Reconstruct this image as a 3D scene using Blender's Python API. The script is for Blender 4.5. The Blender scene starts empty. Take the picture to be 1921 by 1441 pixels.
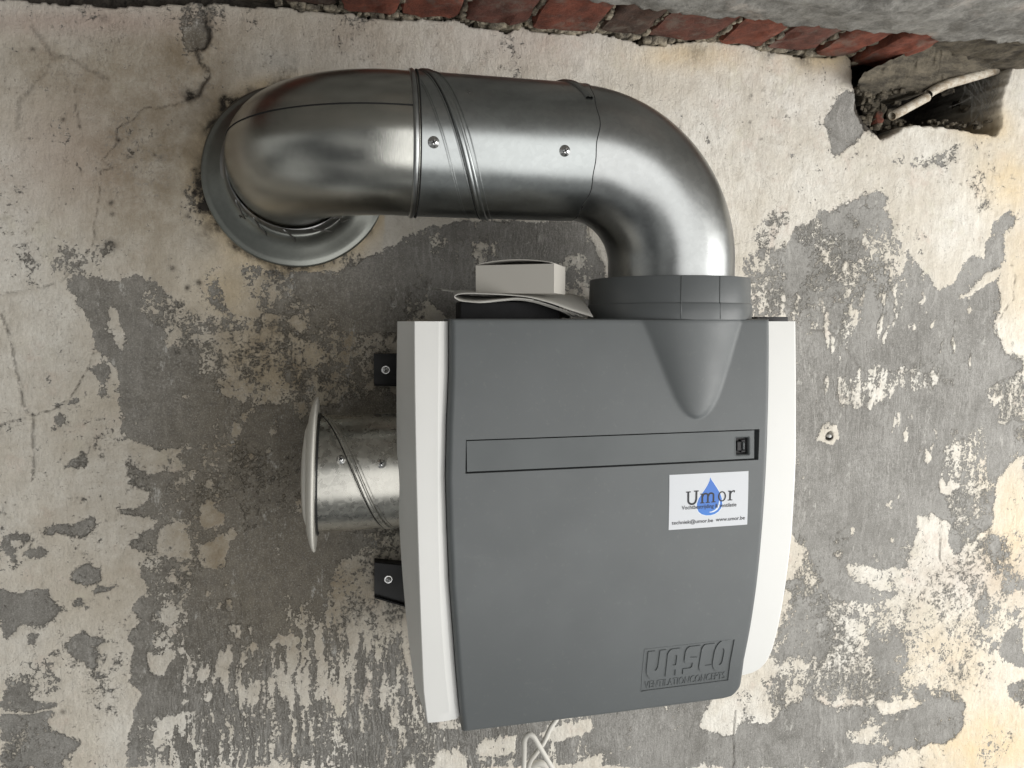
import bpy, bmesh, math, random
import numpy as np
from mathutils import Vector, Matrix
random.seed(7); rng = np.random.default_rng(11)
SC = bpy.context.scene; COL = SC.collection
PI = math.pi

# ------------------------------------------------------------------ camera
F, D = 1320.0, 0.92
PSI, PIT = math.radians(12.5), math.atan(120/1320.0)
s_, c_, sp_, cp_ = math.sin(PSI), math.cos(PSI), math.sin(PIT), math.cos(PIT)
cd = bpy.data.cameras.new('camera'); cam = bpy.data.objects.new('camera', cd); COL.objects.link(cam)
cd.sensor_width = 36; cd.lens = 36*F/1921; cd.clip_start = .01; cd.clip_end = 50
R_ = Vector((c_, -s_, 0)); U_ = Vector((s_*sp_, c_*sp_, cp_)); Fw = Vector((s_*cp_, c_*cp_, -sp_))
cam.matrix_world = Matrix(((R_.x, U_.x, -Fw.x, 0), (R_.y, U_.y, -Fw.y, -D), (R_.z, U_.z, -Fw.z, 0), (0, 0, 0, 1)))
SC.camera = cam

# ------------------------------------------------------------------ world, lamps, exposure
W = bpy.data.worlds.new('World'); SC.world = W; W.use_nodes = True
bg = W.node_tree.nodes['Background']; bg.inputs[1].default_value = 1.0
wt = W.node_tree; wn = wt.nodes.new('ShaderNodeTexNoise'); wc = wt.nodes.new('ShaderNodeTexCoord'); wt.links.new(wc.outputs['Generated'], wn.inputs['Vector'])
wn.inputs['Scale'].default_value = 2.3; wn.inputs['Detail'].default_value = 4; wr = wt.nodes.new('ShaderNodeValToRGB'); wt.links.new(wn.outputs['Fac'], wr.inputs[0]); wt.links.new(wr.outputs[0], bg.inputs[0])
wr.color_ramp.elements[0].position = .43; wr.color_ramp.elements[0].color = (.065, .069, .071, 1); wr.color_ramp.elements[1].position = .60; wr.color_ramp.elements[1].color = (.44, .445, .43, 1)
def area(name, loc, target, sx, sy, power, col):
    l = bpy.data.lights.new(name, 'AREA'); l.shape = 'RECTANGLE'; l.size = sx; l.size_y = sy; l.energy = power; l.color = col
    o = bpy.data.objects.new(name, l); COL.objects.link(o); o.location = loc
    o.rotation_euler = (Vector(target)-Vector(loc)).to_track_quat('-Z', 'Y').to_euler(); return o
area('window_light', (2.15, -.95, -.2), (.35, 0, -.1), 1.5, 1.3, 21, (1, .985, .95))
area('front_key_light', (1.35, -1.8, -.55), (.4, 0, -.1), 3.5, 2.4, 48, (1, .985, .96))  # key lamp added at right front for falloff and soft reflections, no known door
SC.view_settings.view_transform = 'Standard'; SC.view_settings.look = 'None'; SC.view_settings.exposure = .20; SC.view_settings.gamma = 1
SC.render.engine = 'CYCLES'

# ------------------------------------------------------------------ measuring helpers (photo pixel -> place, given its distance h off the wall)
def P(px, py, h):
    u = (px-960)/F; v = (720.5-py)/F
    d = (s_*cp_+u*c_+v*s_*sp_, c_*cp_-u*s_+v*c_*sp_, -sp_+v*cp_)
    t = (D-h)/d[1]; return Vector((d[0]*t, -h, d[2]*t))
def PZ(px, py, z0):
    u = (px-960)/F; v = (720.5-py)/F
    d = (s_*cp_+u*c_+v*s_*sp_, c_*cp_-u*s_+v*c_*sp_, -sp_+v*cp_)
    t = z0/d[2]; return Vector((d[0]*t, d[1]*t-D, z0))
def Xof(px, z, h):
    u = (px-960)/F; q = D-h
    return (q*s_+u*(q*c_*cp_-z*sp_))/(c_-u*s_*cp_)
def interp(t, tab): return float(np.interp(t, [a for a, b in tab], [b for a, b in tab]))

# ------------------------------------------------------------------ object helpers
def prep(o, label=None, cat=None, group=None, kind=None):
    if label: o['label'] = label
    if cat: o['category'] = cat
    if group: o['group'] = group
    if kind: o['kind'] = kind
    return o
def empty(name, loc, label, cat, group=None):
    o = bpy.data.objects.new(name, None); COL.objects.link(o); o.location = loc; o.empty_display_size = .02
    return prep(o, label, cat, group)
def link(name, me, mat, parent=None, smooth=True, angle=None):
    if mat: me.materials.clear(); me.materials.append(mat)
    o = bpy.data.objects.new(name, me); COL.objects.link(o)
    if parent is not None:
        o.parent = parent
        if parent.type == 'EMPTY': o.matrix_parent_inverse = Matrix.Translation(-Vector(parent.location))
    if smooth: me.polygons.foreach_set('use_smooth', [True]*len(me.polygons))
    if angle is not None: me.set_sharp_from_angle(angle=math.radians(angle))
    me.update(); return o
def mesh(name, vs, fs, mat, parent=None, smooth=True, angle=None):
    me = bpy.data.meshes.new(name); me.from_pydata([tuple(v) for v in vs], [], fs); return link(name, me, mat, parent, smooth, angle)
def merge(parts):
    V = []; Fc = []
    for v, f in parts:
        n = len(V); V += list(v); Fc += [tuple(i+n for i in q) for q in f]
    return V, Fc
def frames(pts):
    pts = [Vector(p) for p in pts]; T = []
    for i in range(len(pts)):
        a = pts[max(0, i-1)]; b = pts[min(len(pts)-1, i+1)]; T.append((b-a).normalized())
    n = T[0].orthogonal().normalized(); N = [n]
    for i in range(1, len(T)):
        n = N[-1]-T[i]*N[-1].dot(T[i]); N.append(n.normalized())
    return pts, T, N
def tube(pts, r, seg=16, caps=True, rf=None):
    pts, T, N = frames(pts); V = []; Fc = []
    for i, p in enumerate(pts):
        B = T[i].cross(N[i]); rr = r[i] if hasattr(r, '__len__') else r
        for k in range(seg):
            a = 2*PI*k/seg; q = rr*(rf(i, a) if rf else 1); V.append(p+(N[i]*math.cos(a)+B*math.sin(a))*q)
    for i in range(len(pts)-1):
        for k in range(seg):
            k2 = (k+1) % seg; Fc.append((i*seg+k, i*seg+k2, (i+1)*seg+k2, (i+1)*seg+k))
    if caps: Fc.append(tuple(range(seg))[::-1]); Fc.append(tuple(range((len(pts)-1)*seg, len(pts)*seg)))
    return V, Fc
def lathe(prof, org, axis, seg=64, jit=None):
    org = Vector(org); A = Vector(axis).normalized(); N = A.orthogonal().normalized(); B = A.cross(N); V = []; Fc = []
    for j, (r, t) in enumerate(prof):
        for k in range(seg):
            a = 2*PI*k/seg; rr = r; tt = t
            if jit: rr, tt = jit(j, a, r, t)
            V.append(org+A*tt+(N*math.cos(a)+B*math.sin(a))*max(rr, 1e-5))
    for i in range(len(prof)-1):
        for k in range(seg):
            k2 = (k+1) % seg; Fc.append((i*seg+k, i*seg+k2, (i+1)*seg+k2, (i+1)*seg+k))
    return V, Fc
def box(x0, x1, y0, y1, z0, z1, bev=0):
    bm = bmesh.new(); bmesh.ops.create_cube(bm, size=1)
    for v in bm.verts:
        v.co = Vector(((x0+x1)/2+v.co.x*(x1-x0), (y0+y1)/2+v.co.y*(y1-y0), (z0+z1)/2+v.co.z*(z1-z0)))
    if bev: bmesh.ops.bevel(bm, geom=bm.edges[:], offset=bev, segments=2, affect='EDGES', profile=.6)
    bm.verts.index_update(); r = ([v.co.copy() for v in bm.verts], [tuple(v.index for v in f.verts) for f in bm.faces]); bm.free(); return r
def curve_mesh(splines, extrude=0, bevel=0, res=6, txt=None, size=1, offset=0, align='CENTER'):
    """closed 2-D outlines or lettering turned to a plain mesh; returns vertices and faces"""
    if txt is not None:
        cu = bpy.data.curves.new('c', 'FONT'); cu.body = txt; cu.size = size; cu.align_x = align; cu.offset = offset
    else:
        cu = bpy.data.curves.new('c', 'CURVE'); cu.dimensions = '2D'
        for sp in splines:
            s = cu.splines.new('POLY'); s.points.add(len(sp)-1)
            for i, q in enumerate(sp): s.points[i].co = (q[0], q[1], 0, 1)
            s.use_cyclic_u = True
    cu.fill_mode = 'BOTH'; cu.extrude = extrude; cu.bevel_depth = bevel; cu.bevel_resolution = 1; cu.resolution_u = res
    o = bpy.data.objects.new('c', cu); COL.objects.link(o); dg = bpy.context.evaluated_depsgraph_get()
    me = bpy.data.meshes.new_from_object(o.evaluated_get(dg)); V = [v.co.copy() for v in me.vertices]; Fc = [tuple(p.vertices) for p in me.polygons]
    bpy.data.objects.remove(o); bpy.data.curves.remove(cu); bpy.data.meshes.remove(me); return V, Fc

# ------------------------------------------------------------------ value noise for geometry
_grids = {}
def vnoise(x, y, seed=0):
    if seed not in _grids: _grids[seed] = np.random.default_rng(seed).random((256, 256))
    g = _grids[seed]; xi = np.floor(x).astype(int); yi = np.floor(y).astype(int)
    fx = x-xi; fy = y-yi; fx = fx*fx*(3-2*fx); fy = fy*fy*(3-2*fy)
    a = g[xi % 256, yi % 256]; b = g[(xi+1) % 256, yi % 256]; c = g[xi % 256, (yi+1) % 256]; d = g[(xi+1) % 256, (yi+1) % 256]
    return (a*(1-fx)+b*fx)*(1-fy)+(c*(1-fx)+d*fx)*fy
def fbm(x, y, oct=4, seed=0, g=.5):
    t = 0; am = 1; n = 0
    for o in range(oct): t = t+am*vnoise(x*2**o+o*17.3, y*2**o+o*9.1, seed+o); n += am; am *= g
    return t/n

# ------------------------------------------------------------------ material helpers
class NT:
    def __init__(s, name):
        s.m = bpy.data.materials.new(name); s.m.use_nodes = True; s.t = s.m.node_tree; s.b = s.t.nodes['Principled BSDF']
        s.co = s.t.nodes.new('ShaderNodeTexCoord').outputs['Object']
    def n(s, k, **kw):
        nd = s.t.nodes.new(k)
        for a, v in kw.items(): setattr(nd, a, v)
        return nd
    def put(s, sock, v):
        if isinstance(v, bpy.types.NodeSocket): s.t.links.new(v, sock)
        elif isinstance(v, (tuple, list)) and sock.type == 'RGBA' and len(v) == 3: sock.default_value = (*v, 1)
        else: sock.default_value = v
    def map(s, sc, rot=(0, 0, 0), loc=(0, 0, 0), co=None):
        m = s.n('ShaderNodeMapping'); s.put(m.inputs[0], co or s.co); m.inputs['Scale'].default_value = sc; m.inputs['Rotation'].default_value = rot; m.inputs['Location'].default_value = loc; return m.outputs[0]
    def noise(s, scale, det=6, rough=.6, co=None, dist=0, col=False):
        m = s.n('ShaderNodeTexNoise'); s.put(m.inputs['Vector'], co or s.co); m.inputs['Scale'].default_value = scale; m.inputs['Detail'].default_value = det; m.inputs['Roughness'].default_value = rough; m.inputs['Distortion'].default_value = dist
        return m.outputs['Color' if col else 'Fac']
    def vor(s, scale, co=None, out='Distance', feat='F1'):
        m = s.n('ShaderNodeTexVoronoi', feature=feat); s.put(m.inputs['Vector'], co or s.co); m.inputs['Scale'].default_value = scale; return m.outputs[out]
    def ma(s, op, a, b=0, c=0, clamp=False):
        m = s.n('ShaderNodeMath', operation=op, use_clamp=clamp); s.put(m.inputs[0], a); s.put(m.inputs[1], b)
        s.put(m.inputs[2], c); return m.outputs[0]
    def rng(s, v, a, b, c=0, d=1):
        m = s.n('ShaderNodeMapRange'); m.clamp = True; m.interpolation_type = 'SMOOTHSTEP'; s.put(m.inputs[0], v)
        for i, q in enumerate((a, b, c, d)): s.put(m.inputs[i+1], q)
        return m.outputs[0]
    def mix(s, f, a, b, bt='MIX'):
        m = s.n('ShaderNodeMix', data_type='RGBA', blend_type=bt); s.put(m.inputs[0], f); s.put(m.inputs[6], a); s.put(m.inputs[7], b); return m.outputs[2]
    def attr(s, name):
        a = s.n('ShaderNodeAttribute', attribute_name=name); x = s.n('ShaderNodeSeparateColor'); s.t.links.new(a.outputs['Color'], x.inputs[0]); return x.outputs[0], x.outputs[1], x.outputs[2], a.outputs['Alpha']
    def bump(s, h, dist=.001, st=1, nrm=None):
        b = s.n('ShaderNodeBump'); s.put(b.inputs['Height'], h); b.inputs['Distance'].default_value = dist; b.inputs['Strength'].default_value = st
        if nrm: s.put(b.inputs['Normal'], nrm)
        return b.outputs[0]
    def out(s, col=None, rough=None, metal=None, nrm=None, **kw):
        for k, v in (('Base Color', col), ('Roughness', rough), ('Metallic', metal), ('Normal', nrm)):
            if v is not None: s.put(s.b.inputs[k], v)
        for k, v in kw.items(): s.put(s.b.inputs[k], v)
        return s.m

def plastic(name, col, rough=.45, grain=3500, gd=.00006, var=.06, spec=.4, dust=0):
    m = NT(name); n = m.noise(6, 4, .6); f = m.noise(grain, 2, .5)
    c = m.mix(m.rng(n, .3, .7), tuple(q*(1-var) for q in col), tuple(min(1, q*(1+var)) for q in col))
    if dust: c = m.mix(m.ma('MULTIPLY', m.rng(m.noise(160, 7, .8), .56, .68), .10*dust), c, (.5, .49, .46)); c = m.mix(m.ma('MULTIPLY', m.rng(m.noise(5, 8, .8, co=m.map((1, 1, 3), (0, .4, 0))), .60, .66), .06*dust), c, (.42, .41, .39)); c = m.mix(m.ma('MULTIPLY', m.rng(m.vor(38), 0, .035, 1, 0), .35*dust), c, (.45, .44, .40))
    sm = m.noise(22, 6, .7); r = m.rng(sm, .3, .75, rough-.05, rough+.08)
    m.out(c, r, 0, m.bump(f, gd, .6)); m.b.inputs['Specular IOR Level'].default_value = spec; return m.m
M = {}
M['cover'] = plastic('grey_plastic', (.109, .118, .121), .42, 2600, .0001, dust=.5)
M['strip'] = plastic('grey_plastic_strip', (.104, .114, .117), .46, 2600, .0001)
M['collar'] = plastic('grey_plastic_collar', (.104, .112, .115), .34, 2000, .00005)
M['white'] = plastic('white_plastic', (.72, .72, .70), .38, 1800, .00003, .02, dust=.5)
M['valve'] = plastic('white_enamel', (.70, .68, .62), .35, 900, .00003, .02)
M['black'] = plastic('black_plastic', (.012, .012, .013), .5, 1800, .00004)
M['foam'] = plastic('dark_housing', (.009, .009, .010), .85, 900, .0002)
M['cable'] = plastic('white_rubber', (.62, .60, .55), .5, 900, .00003, .03)
M['paper'] = plastic('white_paper', (.46, .45, .42), .65, 1500, .00003, .03)
M['card'] = plastic('white_card', (.46, .44, .40), .6, 1300, .00003, .03)
M['inside'] = plastic('card_inside', (.10, .09, .08), .8)
M['sticker'] = plastic('sticker_paper', (.61, .63, .66), .35, 1500, .00001, .01)
M['ink'] = plastic('black_ink', (.018, .019, .024), .5)
M['shine'] = plastic('white_print', (.66, .72, .78), .4)
m = NT('blue_print'); sx = m.n('ShaderNodeSeparateXYZ'); m.put(sx.inputs[0], m.co)
M['blue'] = m.out(m.mix(m.rng(sx.outputs[2], -.225, -.185), (.020, .215, .66), (.045, .165, .55)), .4)

def galv(name, base, rough, brushed=None, spangle=.5, tint=(1, 1, 1)):
    m = NT(name); v = m.n('ShaderNodeTexVoronoi'); m.put(v.inputs['Vector'], m.map((1, 1, 1), co=m.mix(.012, m.co, m.noise(90, 3, .6, col=True)))); v.inputs['Scale'].default_value = 240
    x = m.n('ShaderNodeSeparateColor'); m.put(x.inputs[0], v.outputs['Color']); sp = x.outputs[0]
    blot = m.noise(26, 7, .68); big = m.noise(9, 4, .6)
    val = m.ma('ADD', m.ma('MULTIPLY', sp, .09*spangle), m.ma('ADD', m.ma('MULTIPLY', blot, .06), m.ma('MULTIPLY', big, .12)))
    val = m.ma('ADD', val, base-.12)
    cc = m.n('ShaderNodeCombineColor')
    for i in range(3): m.put(cc.inputs[i], m.ma('MULTIPLY', val, tint[i]))
    r = m.ma('ADD', m.ma('MULTIPLY', blot, .10), m.ma('ADD', m.ma('MULTIPLY', sp, .06*spangle), rough-.07))
    h = m.ma('ADD', m.noise(14, 3, .5), m.ma('MULTIPLY', m.noise(600, 4, .6), .02))
    nr = m.bump(h, .0018, .30)
    if brushed: nr = m.bump(m.noise(90, 5, .7, co=m.map(brushed)), .0003, .35, nr)
    # fine scratches and rub marks
    sc = m.rng(m.noise(30, 8, .75, co=m.map((1, 1, 14), (.3, .5, .2))), .66, .70)
    col = m.mix(m.ma('MULTIPLY', sc, .25), cc.outputs[0], (.75, .76, .74))
    return m.out(col, r, 1, nr)
M['duct'] = galv('galvanised_steel', .37, .31, None, .35, (.95, 1, 1))
M['elbow'] = galv('galvanised_elbow', .44, .25, (22, 1, 1), .15, (1, 1, .93))
M['elbow2'] = galv('galvanised_elbow_smooth', .37, .31, None, .35, (.97, 1, 1.0))
M['stub'] = galv('galvanised_stub', .38, .27, None, 1.6, (1, .98, .9))
M['flange'] = galv('dull_flange_steel', .29, .40, None, .2, (.97, 1, .92))
M['foil'] = galv('foil_tape', .36, .38, None, .1)
M['screw'] = galv('zinc_screw', .7, .25, None, .1)
m = NT('dark_gap'); M['dark'] = m.out((.006, .006, .006), .9)
m = NT('old_conduit'); n = m.noise(60, 7, .7); n2 = m.noise(240, 5, .7, co=m.map((.3, 1, 1)))
M['conduit'] = m.out(m.mix(m.rng(m.ma('ADD', m.ma('MULTIPLY', n, .6), m.ma('MULTIPLY', n2, .4)), .38, .62), (.34, .27, .19), (.60, .56, .48)), .7, 0, m.bump(n2, .0008, .8))
m = NT('cobweb'); M['web'] = m.out((.13, .125, .115), .9)

# ------------------------------------------------------------------ wall material: flaking limewash over grey render
m = NT('flaking_limewash_wall')
fgrey, fstreak, fyel, fdirt_shade = m.attr('wear_shade'); fmold_shade, fpink, fcrack, frend_shade = m.attr('marks')
isoN = m.ma('ADD', m.ma('MULTIPLY', m.noise(36, 6, .68, dist=.4), .34), m.ma('ADD', m.ma('MULTIPLY', m.noise(125, 6, .72, dist=.2), .38), m.ma('MULTIPLY', m.noise(360, 4, .7), .28)))
wob_ = m.mix(.035, m.co, m.noise(11, 4, .6, col=True)); sco = m.map((1, 1, .16), co=wob_); stN = m.ma('ADD', m.ma('MULTIPLY', m.noise(105, 5, .6, co=sco, dist=.2), .60), m.ma('MULTIPLY', m.noise(190, 6, .7), .40))
N = m.ma('ADD', m.ma('MULTIPLY', isoN, m.ma('SUBTRACT', 1, fstreak)), m.ma('MULTIPLY', stN, fstreak))
N = m.ma('ADD', m.ma('MULTIPLY', m.ma('SUBTRACT', N, .5), 5.0), .5)
dlt = m.ma('SUBTRACT', fgrey, N); gs = m.rng(dlt, -.015, .03); gw = m.rng(dlt, -.22, .22); thin = m.ma('MULTIPLY', m.rng(m.noise(8, 5, .6, co=m.map((1, 1, .8), loc=(7, 0, 2))), .46, .60), .62)
g = m.ma('ADD', m.ma('MULTIPLY', gs, m.ma('SUBTRACT', 1, thin)), m.ma('MULTIPLY', gw, thin))
comb = m.noise(420, 5, .65, co=m.map((1, 1, .04), (0, .03, 0), co=wob_)); comb2 = m.noise(150, 6, .7, co=m.map((1, 1, .09), (0, -.02, 0), co=wob_))
cl = m.noise(11, 6, .65, dist=.5); cl2 = m.noise(60, 7, .72)
grey = m.mix(m.rng(cl, .32, .68), (.150, .143, .128), (.275, .266, .248))
grey = m.mix(m.ma('MULTIPLY', m.rng(cl2, .35, .7), .45), grey, (.36, .35, .33))
grey = m.mix(m.ma('MULTIPLY', m.rng(comb, .42, .62), m.ma('ADD', m.ma('MULTIPLY', fstreak, .75), .08)), grey, (.11, .103, .09))
grey = m.mix(m.ma('MULTIPLY', m.ma('MULTIPLY', m.rng(comb2, .50, .68), m.rng(m.noise(9, 4, .6, co=m.map((1, 1, 1), loc=(1, 8, 1))), .40, .60, .35, 1)), .62), grey, (.42, .405, .38))
brn = m.noise(5, 4, .6)
grey = m.mix(m.ma('MULTIPLY', fdirt_shade, .8), grey, m.mix(m.rng(cl2, .3, .7), (.088, .068, .042), (.165, .138, .095)))  # brown grime, and the shade painted in left of the unit
film = m.rng(m.noise(34, 9, .82, co=m.map((1, 1, .45))), .575, .64); fsp = m.rng(m.noise(300, 5, .75), .585, .64); grey = m.mix(m.ma('MULTIPLY', fsp, m.ma('ADD', .12, m.ma('MULTIPLY', fstreak, .4))), grey, (.52, .50, .46)); dsp = m.rng(m.noise(260, 5, .75, co=m.map((1, 1, .5), loc=(2, 2, 2))), .56, .64); gr_ = m.noise(520, 3, .7); grey = m.mix(m.ma('MULTIPLY', m.rng(gr_, .52, .66), .35), grey, (.46, .45, .42)); grey = m.mix(m.ma('MULTIPLY', m.rng(gr_, .48, .34, 0, 1), .35), grey, (.07, .066, .058))
grey = m.mix(m.ma('MULTIPLY', dsp, .5), grey, (.09, .085, .075))
grey = m.mix(m.ma('MULTIPLY', film, .7), grey, (.50, .485, .45))
white = m.mix(m.rng(m.noise(7, 5, .62), .3, .7), (.625, .575, .49), (.765, .74, .68))
white = m.mix(m.ma('MULTIPLY', m.rng(m.noise(38, 9, .8), .42, .66), .42), white, (.44, .395, .33))
white = m.mix(m.ma('MULTIPLY', m.rng(m.noise(16, 6, .7), .55, .7), .35), white, (.62, .60, .47))
white = m.mix(m.ma('MULTIPLY', m.rng(m.noise(21, 6, .7, co=m.map((1, 1, 1), loc=(3, 1, 5))), .54, .68), .40), white, (.60, .49, .42))
white = m.mix(m.ma('MULTIPLY', m.rng(m.noise(400, 4, .7), .50, .66), .22), white, (.36, .33, .28))
white = m.mix(m.ma('MULTIPLY', fyel, m.rng(m.noise(18, 8, .7), .25, .65, .45, 1)), white, (.70, .54, .31))
white = m.mix(m.ma('MULTIPLY', fdirt_shade, m.rng(m.noise(24, 8, .75), .25, .7, .45, 1)), white, (.25, .20, .135))
white = m.mix(m.ma('MULTIPLY', fpink, .8), white, (.44, .335, .28))
fly = m.rng(m.vor(75), .0, .10, 1, 0); fly = m.ma('MULTIPLY', fly, m.rng(m.noise(14, 5, .6), .52, .60))
white = m.mix(fly, white, (.16, .14, .115))
hair = m.vor(6.5, co=m.mix(.10, m.co, m.noise(9, 7, .75, col=True)), feat='DISTANCE_TO_EDGE'); hair = m.ma('MULTIPLY', m.rng(hair, .0, .007, 1, 0), m.rng(m.noise(4, 3), .50, .58))
white = m.mix(m.ma('MULTIPLY', hair, .55), white, (.20, .175, .14))
pit = m.rng(m.ma('SUBTRACT', m.noise(210, 5, .7), m.ma('MULTIPLY', m.ma('ADD', fdirt_shade, .25), m.rng(m.noise(14, 4, .6), .4, .6, 0, .09))), .30, .35, 1, 0); white = m.mix(m.ma('MULTIPLY', pit, .75), white, (.28, .25, .21))
col = m.mix(g, white, grey)
edge = m.rng(m.ma('ABSOLUTE', m.ma('SUBTRACT', m.ma('SUBTRACT', fgrey, N), -.07)), 0, .05, 1, 0)
col = m.mix(m.ma('MULTIPLY', edge, .38), col, (.76, .73, .67))
col = m.mix(frend_shade, col, m.mix(m.rng(m.noise(70, 8, .75), .3, .7), (.014, .011, .009), (.095, .082, .066)))  # bare mortar, coloured near black to paint in the hole's shade
mb = m.ma('MULTIPLY', m.ma('ADD', fmold_shade, 0), m.rng(m.noise(95, 7, .75), .30, .62, .2, 1.2)); col = m.mix(m.ma('MULTIPLY', mb, 1, 0, True), col, (.022, .017, .012))
ck = m.ma('MULTIPLY', fcrack, m.rng(m.noise(70, 7, .75), .44, .56)); col = m.mix(m.ma('MULTIPLY', ck, .85), col, (.085, .07, .052))
stip = m.noise(330, 5, .65); brush = m.noise(120, 5, .6, co=m.map((1, 1, .3), (0, .5, 0)))
hw = m.ma('ADD', m.ma('MULTIPLY', stip, .34), m.ma('ADD', m.ma('MULTIPLY', brush, .50), m.ma('MULTIPLY', m.noise(48, 5, .6), .8)))
hg = m.ma('ADD', m.ma('MULTIPLY', comb, m.ma('ADD', m.ma('MULTIPLY', fstreak, .9), .12)), m.ma('MULTIPLY', stip, .12))
hh = m.ma('ADD', m.ma('MULTIPLY', hw, m.ma('SUBTRACT', 1, g)), m.ma('MULTIPLY', hg, g))
hh = m.ma('ADD', hh, m.ma('MULTIPLY', m.ma('SUBTRACT', 1, g), .55))
hh = m.ma('SUBTRACT', hh, m.ma('MULTIPLY', ck, .7))
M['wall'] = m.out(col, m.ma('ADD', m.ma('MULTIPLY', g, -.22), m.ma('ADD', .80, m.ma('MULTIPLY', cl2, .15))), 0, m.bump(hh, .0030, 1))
m = NT('rough_cement'); a = m.noise(24, 9, .75); b = m.noise(8, 5, .6); v = m.noise(300, 5, .7)
a = m.ma('ADD', m.ma('MULTIPLY', a, .6), m.ma('MULTIPLY', m.noise(110, 8, .8), .4)); cc = m.mix(m.rng(a, .36, .64), (.13, .126, .115), (.36, .35, .325)); cc = m.mix(m.rng(b, .52, .62), cc, m.mix(m.rng(a, .35, .65), (.24, .215, .19), (.52, .46, .41)))
st = m.noise(30, 7, .7, co=m.map((.4, 1, 1))); cc = m.mix(m.ma('MULTIPLY', m.rng(st, .55, .7), .5), cc, (.045, .042, .036))
M['cement'] = m.out(cc, .9, 0, m.bump(m.ma('ADD', m.ma('MULTIPLY', a, 1.6), m.ma('MULTIPLY', v, .5)), .003, .9))
m = NT('brown_mortar'); a = m.noise(45, 9, .75); v = m.noise(260, 5, .7)
M['mortar'] = m.out(m.mix(m.rng(a, .3, .7), (.025, .020, .015), (.17, .145, .105)), .95, 0, m.bump(m.ma('ADD', m.ma('MULTIPLY', a, 1.5), m.ma('MULTIPLY', v, .5)), .003, 1))
m = NT('brown_cement'); a = m.noise(42, 9, .75, co=m.map((.30, 1, 2.2), (0, .5, 0))); v = m.noise(240, 6, .7)
M['slab'] = m.out(m.mix(m.rng(a, .3, .7), (.030, .025, .018), (.17, .145, .105)), .95, 0, m.bump(m.ma('ADD', m.ma('MULTIPLY', a, 1.5), m.ma('MULTIPLY', v, .6)), .0025, .9))
m = NT('pale_mortar'); a = m.noise(55, 9, .75); v = m.noise(260, 5, .7)
M['crumb'] = m.out(m.mix(m.rng(a, .34, .66), (.07, .06, .048), (.42, .37, .28)), .95, 0, m.bump(m.ma('ADD', m.ma('MULTIPLY', a, 1.5), m.ma('MULTIPLY', v, .5)), .002, 1))
def brickmat(i, c1, c2):
    m = NT('red_brick_%d' % i); a = m.noise(50, 8, .72, co=m.map((1, 1, 1), loc=(i*3.1, i, 0))); b = m.noise(22, 6, .7); v = m.noise(330, 4, .7)
    c = m.mix(m.rng(a, .3, .7), c1, c2); c = m.mix(m.ma('MULTIPLY', m.rng(b, .50, .66), .6), c, (.17, .15, .125)); c = m.mix(m.ma('MULTIPLY', m.rng(v, .58, .7), .4), c, (.04, .03, .026))
    return m.out(c, .88, 0, m.bump(m.ma('ADD', a, m.ma('MULTIPLY', v, .6)), .002, .9))
M['brick'] = [brickmat(0, (.085, .024, .014), (.25, .072, .042)), brickmat(1, (.07, .026, .018), (.17, .060, .042)), brickmat(2, (.04, .024, .018), (.10, .055, .04))]

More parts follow.
